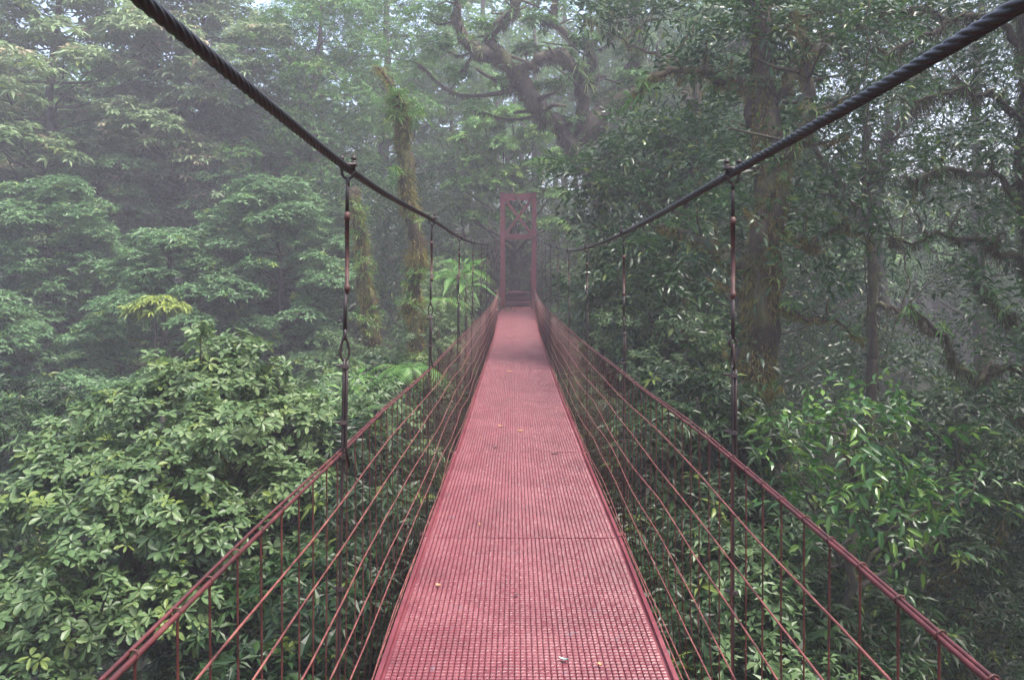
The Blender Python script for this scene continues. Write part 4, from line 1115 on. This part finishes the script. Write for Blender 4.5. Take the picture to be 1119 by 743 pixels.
for i, (kd, px, Y, top, lab) in enumerate(bl):
    p = W(px, top, Y)
    s_ = {0: 1.0, 1: 1.15, 2: .85}[i % 3] * (1.0 if Y > 9 else .75)
    if Y > 14: s_ = .62
    h = s_ * 3.2
    if p.z > -.5 and Y < 29:      # keep clear of the walkway
        m_ = .72 + 1.75 * s_; dx = p.x - XC
        if abs(dx) < m_: p.x = XC + math.copysign(m_, dx)
    g_ = gz(p.x, Y)
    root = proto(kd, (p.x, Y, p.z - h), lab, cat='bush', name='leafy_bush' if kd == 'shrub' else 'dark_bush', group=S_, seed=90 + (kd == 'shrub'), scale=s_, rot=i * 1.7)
    if p.z - h > g_ + .3:      # tall stem down to the slope
        root['stem_drop'] = p.z - h - g_
        d = (p.z - h - g_) / s_
        mb = MB(); mb.tube([(0, 0, .1), (.15, .1, -d * .4), (-.1, .2, -d * .75), (0, 0, -d - .4)], [.05, .07, .09, .11], 7, .1, i)
        for a in range(2):
            mb.tube([(0, 0, -.2 - d * .12 * a), (.35 * math.cos(a * 3 + i), .35 * math.sin(a * 3 + i), .5), (.7 * math.cos(a * 3 + i), .7 * math.sin(a * 3 + i), 1.3)], [.04, .03, .012], 6, .1, i + a)
        mb.build('lower_stem', M['bark_moss'], root)
        del root['stem_drop']

# yellow-green tuft on the tiered tree
c = W(170, 334, 17.0); b = Vector((c.x, c.y, c.z - .9))
root = empty('epiphyte', b); tag(root, 'yellow-green leaf tuft standing out among the tiered trees above the glossy round tree', 'plant')
mb = MB(tuple(b)); mb.tube([b + Vector((0, .4, -9)), b + Vector((.1, .2, -2)), b, c], [.06, .05, .03, .02], 7, .1, 5); mb.build('stem', M['bark'], root)
cr = Crown(77, b)
for q, r in (((0, 0, 0), .40), ((.38, 0, -.04), .26), ((-.36, 0, -.05), .28), ((.1, 0, .12), .25)): cr.clump(c + Vector(q), (r * 1.2, r * 1.2, r * .45), 44, 'umbrella', L=.2, ratio=.26, k=8, young=.95, base=.9)
cr.build('crown', M['leaf_layer'], root, 3)

# vines
def vine(label, pts, r, seed, tuft=0, mat='bark_moss', n=40):
    P = [W(*p) for p in pts]; root = empty('hanging_vine', P[0]); tag(root, label, 'vine', 'hanging vines')
    wd = Wood(seed, P[0]); wd.limb(P, r, r * .7, n, 6, .05, .15); wd.build('stem', M[mat], root)
    if tuft: moss('moss', wd.paths, tuft, .09, .012, M['moss'], root, P[0], seed, young=.3)
vine('straight pale vine hanging down the misty gap in front of the slimmer trunk', [(948, -30, 9.2), (947, 120, 9.2), (946, 220, 9.2), (942, 350, 9.2)], .009, 501, 40)
vine('thin looping vine crossing before the top of the tower', [(560, 205, 23), (575, 235, 23), (590, 255, 23), (600, 262, 23)], .022, 502, 0, 'bark')
vine('thin hanging vine left of the tower', [(536, 225, 22), (533, 270, 22), (535, 330, 22)], .012, 503, 0, 'bark')
vine('thin slack vine trailing beside the right handrail near the tower', [(640, -20, 22), (655, 90, 22), (680, 230, 21), (690, 255, 21)], .014, 504, 10, 'bark')
vine('vine drooping from the level mossy limbs into the misty gap', [(1000, 200, 8.8), (985, 260, 8.8), (990, 320, 8.8), (962, 400, 8.8)], .008, 505, 60)

# ------------------------------------------------------------------ undergrowth and the far wood
def undergrowth():
    g = np.random.default_rng(91)
    root = Crown(92)
    n = 15000
    x = g.uniform(-34, 34, n); y = g.uniform(-3, 52, n)
    keep = ~((np.abs(x - .1) < 1.35) & (y > 19.5) & (y < 33)); x, y = x[keep], y[keep]; n = len(x)
    h = 1.4 * np.abs(g.normal(0, .5, n)) + .1
    near = (np.abs(x - .1) < 1.6) & (y > 22); h[near] = np.minimum(h[near], .25)
    P = np.stack([x, y, ground_z(x, y) + h], 1)
    A = norm(np.stack([g.normal(0, .35, n), g.normal(0, .35, n) - .2, np.ones(n)], 1))
    root.rosettes(P, A, 7, .42, .26, spread=(50, 110), young=.08, droop=.35, base=.45)
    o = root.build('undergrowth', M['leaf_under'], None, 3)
    tag(o, 'dense ferny undergrowth covering the forest slope', 'undergrowth', None, 'stuff')
undergrowth()
def far_wood():
    g = np.random.default_rng(191); cr = Crown(192)
    wd = Wood(193)
    for i in range(230):
        a = g.uniform(-1.15, 1.15); d = g.uniform(42, 74)
        x, y = math.sin(a) * d, math.cos(a) * d
        if y < 24: continue
        z0 = gz(x, y); H = g.uniform(14, 23); R_ = g.uniform(2.5, 4.2)
        if x / y > .36: H *= .42
        if x / y < -.12: H *= .8
        wd.limb([(x, y, z0), (x + g.normal(0, .4), y, z0 + H * .5), (x, y, z0 + H * .9)], .3, .08, 8, 6, keep=False)
        for j in range(11):
            f = (j + g.random()) / 11; z = z0 + H * (.3 + .68 * f); e = R_ * math.sin(PI * (.2 + .7 * f)); an = j * 2.4
            q = e * g.uniform(.3, .9); r = g.uniform(1.1, 1.9)
            cr.clump((x + math.cos(an) * q, y + math.sin(an) * q, z), (r, r, r * .6), 24, 'rosette', L=.55, ratio=.4, k=5, low=.1, rmin=.6, base=.5)
    o = cr.build('far_forest', M['leaf_fine'], None, 1)
    tag(o, 'far wood fading into the mist behind everything', 'forest', None, 'stuff')
    t = wd.build('far_forest_trunks', M['bark'], o)
far_wood()
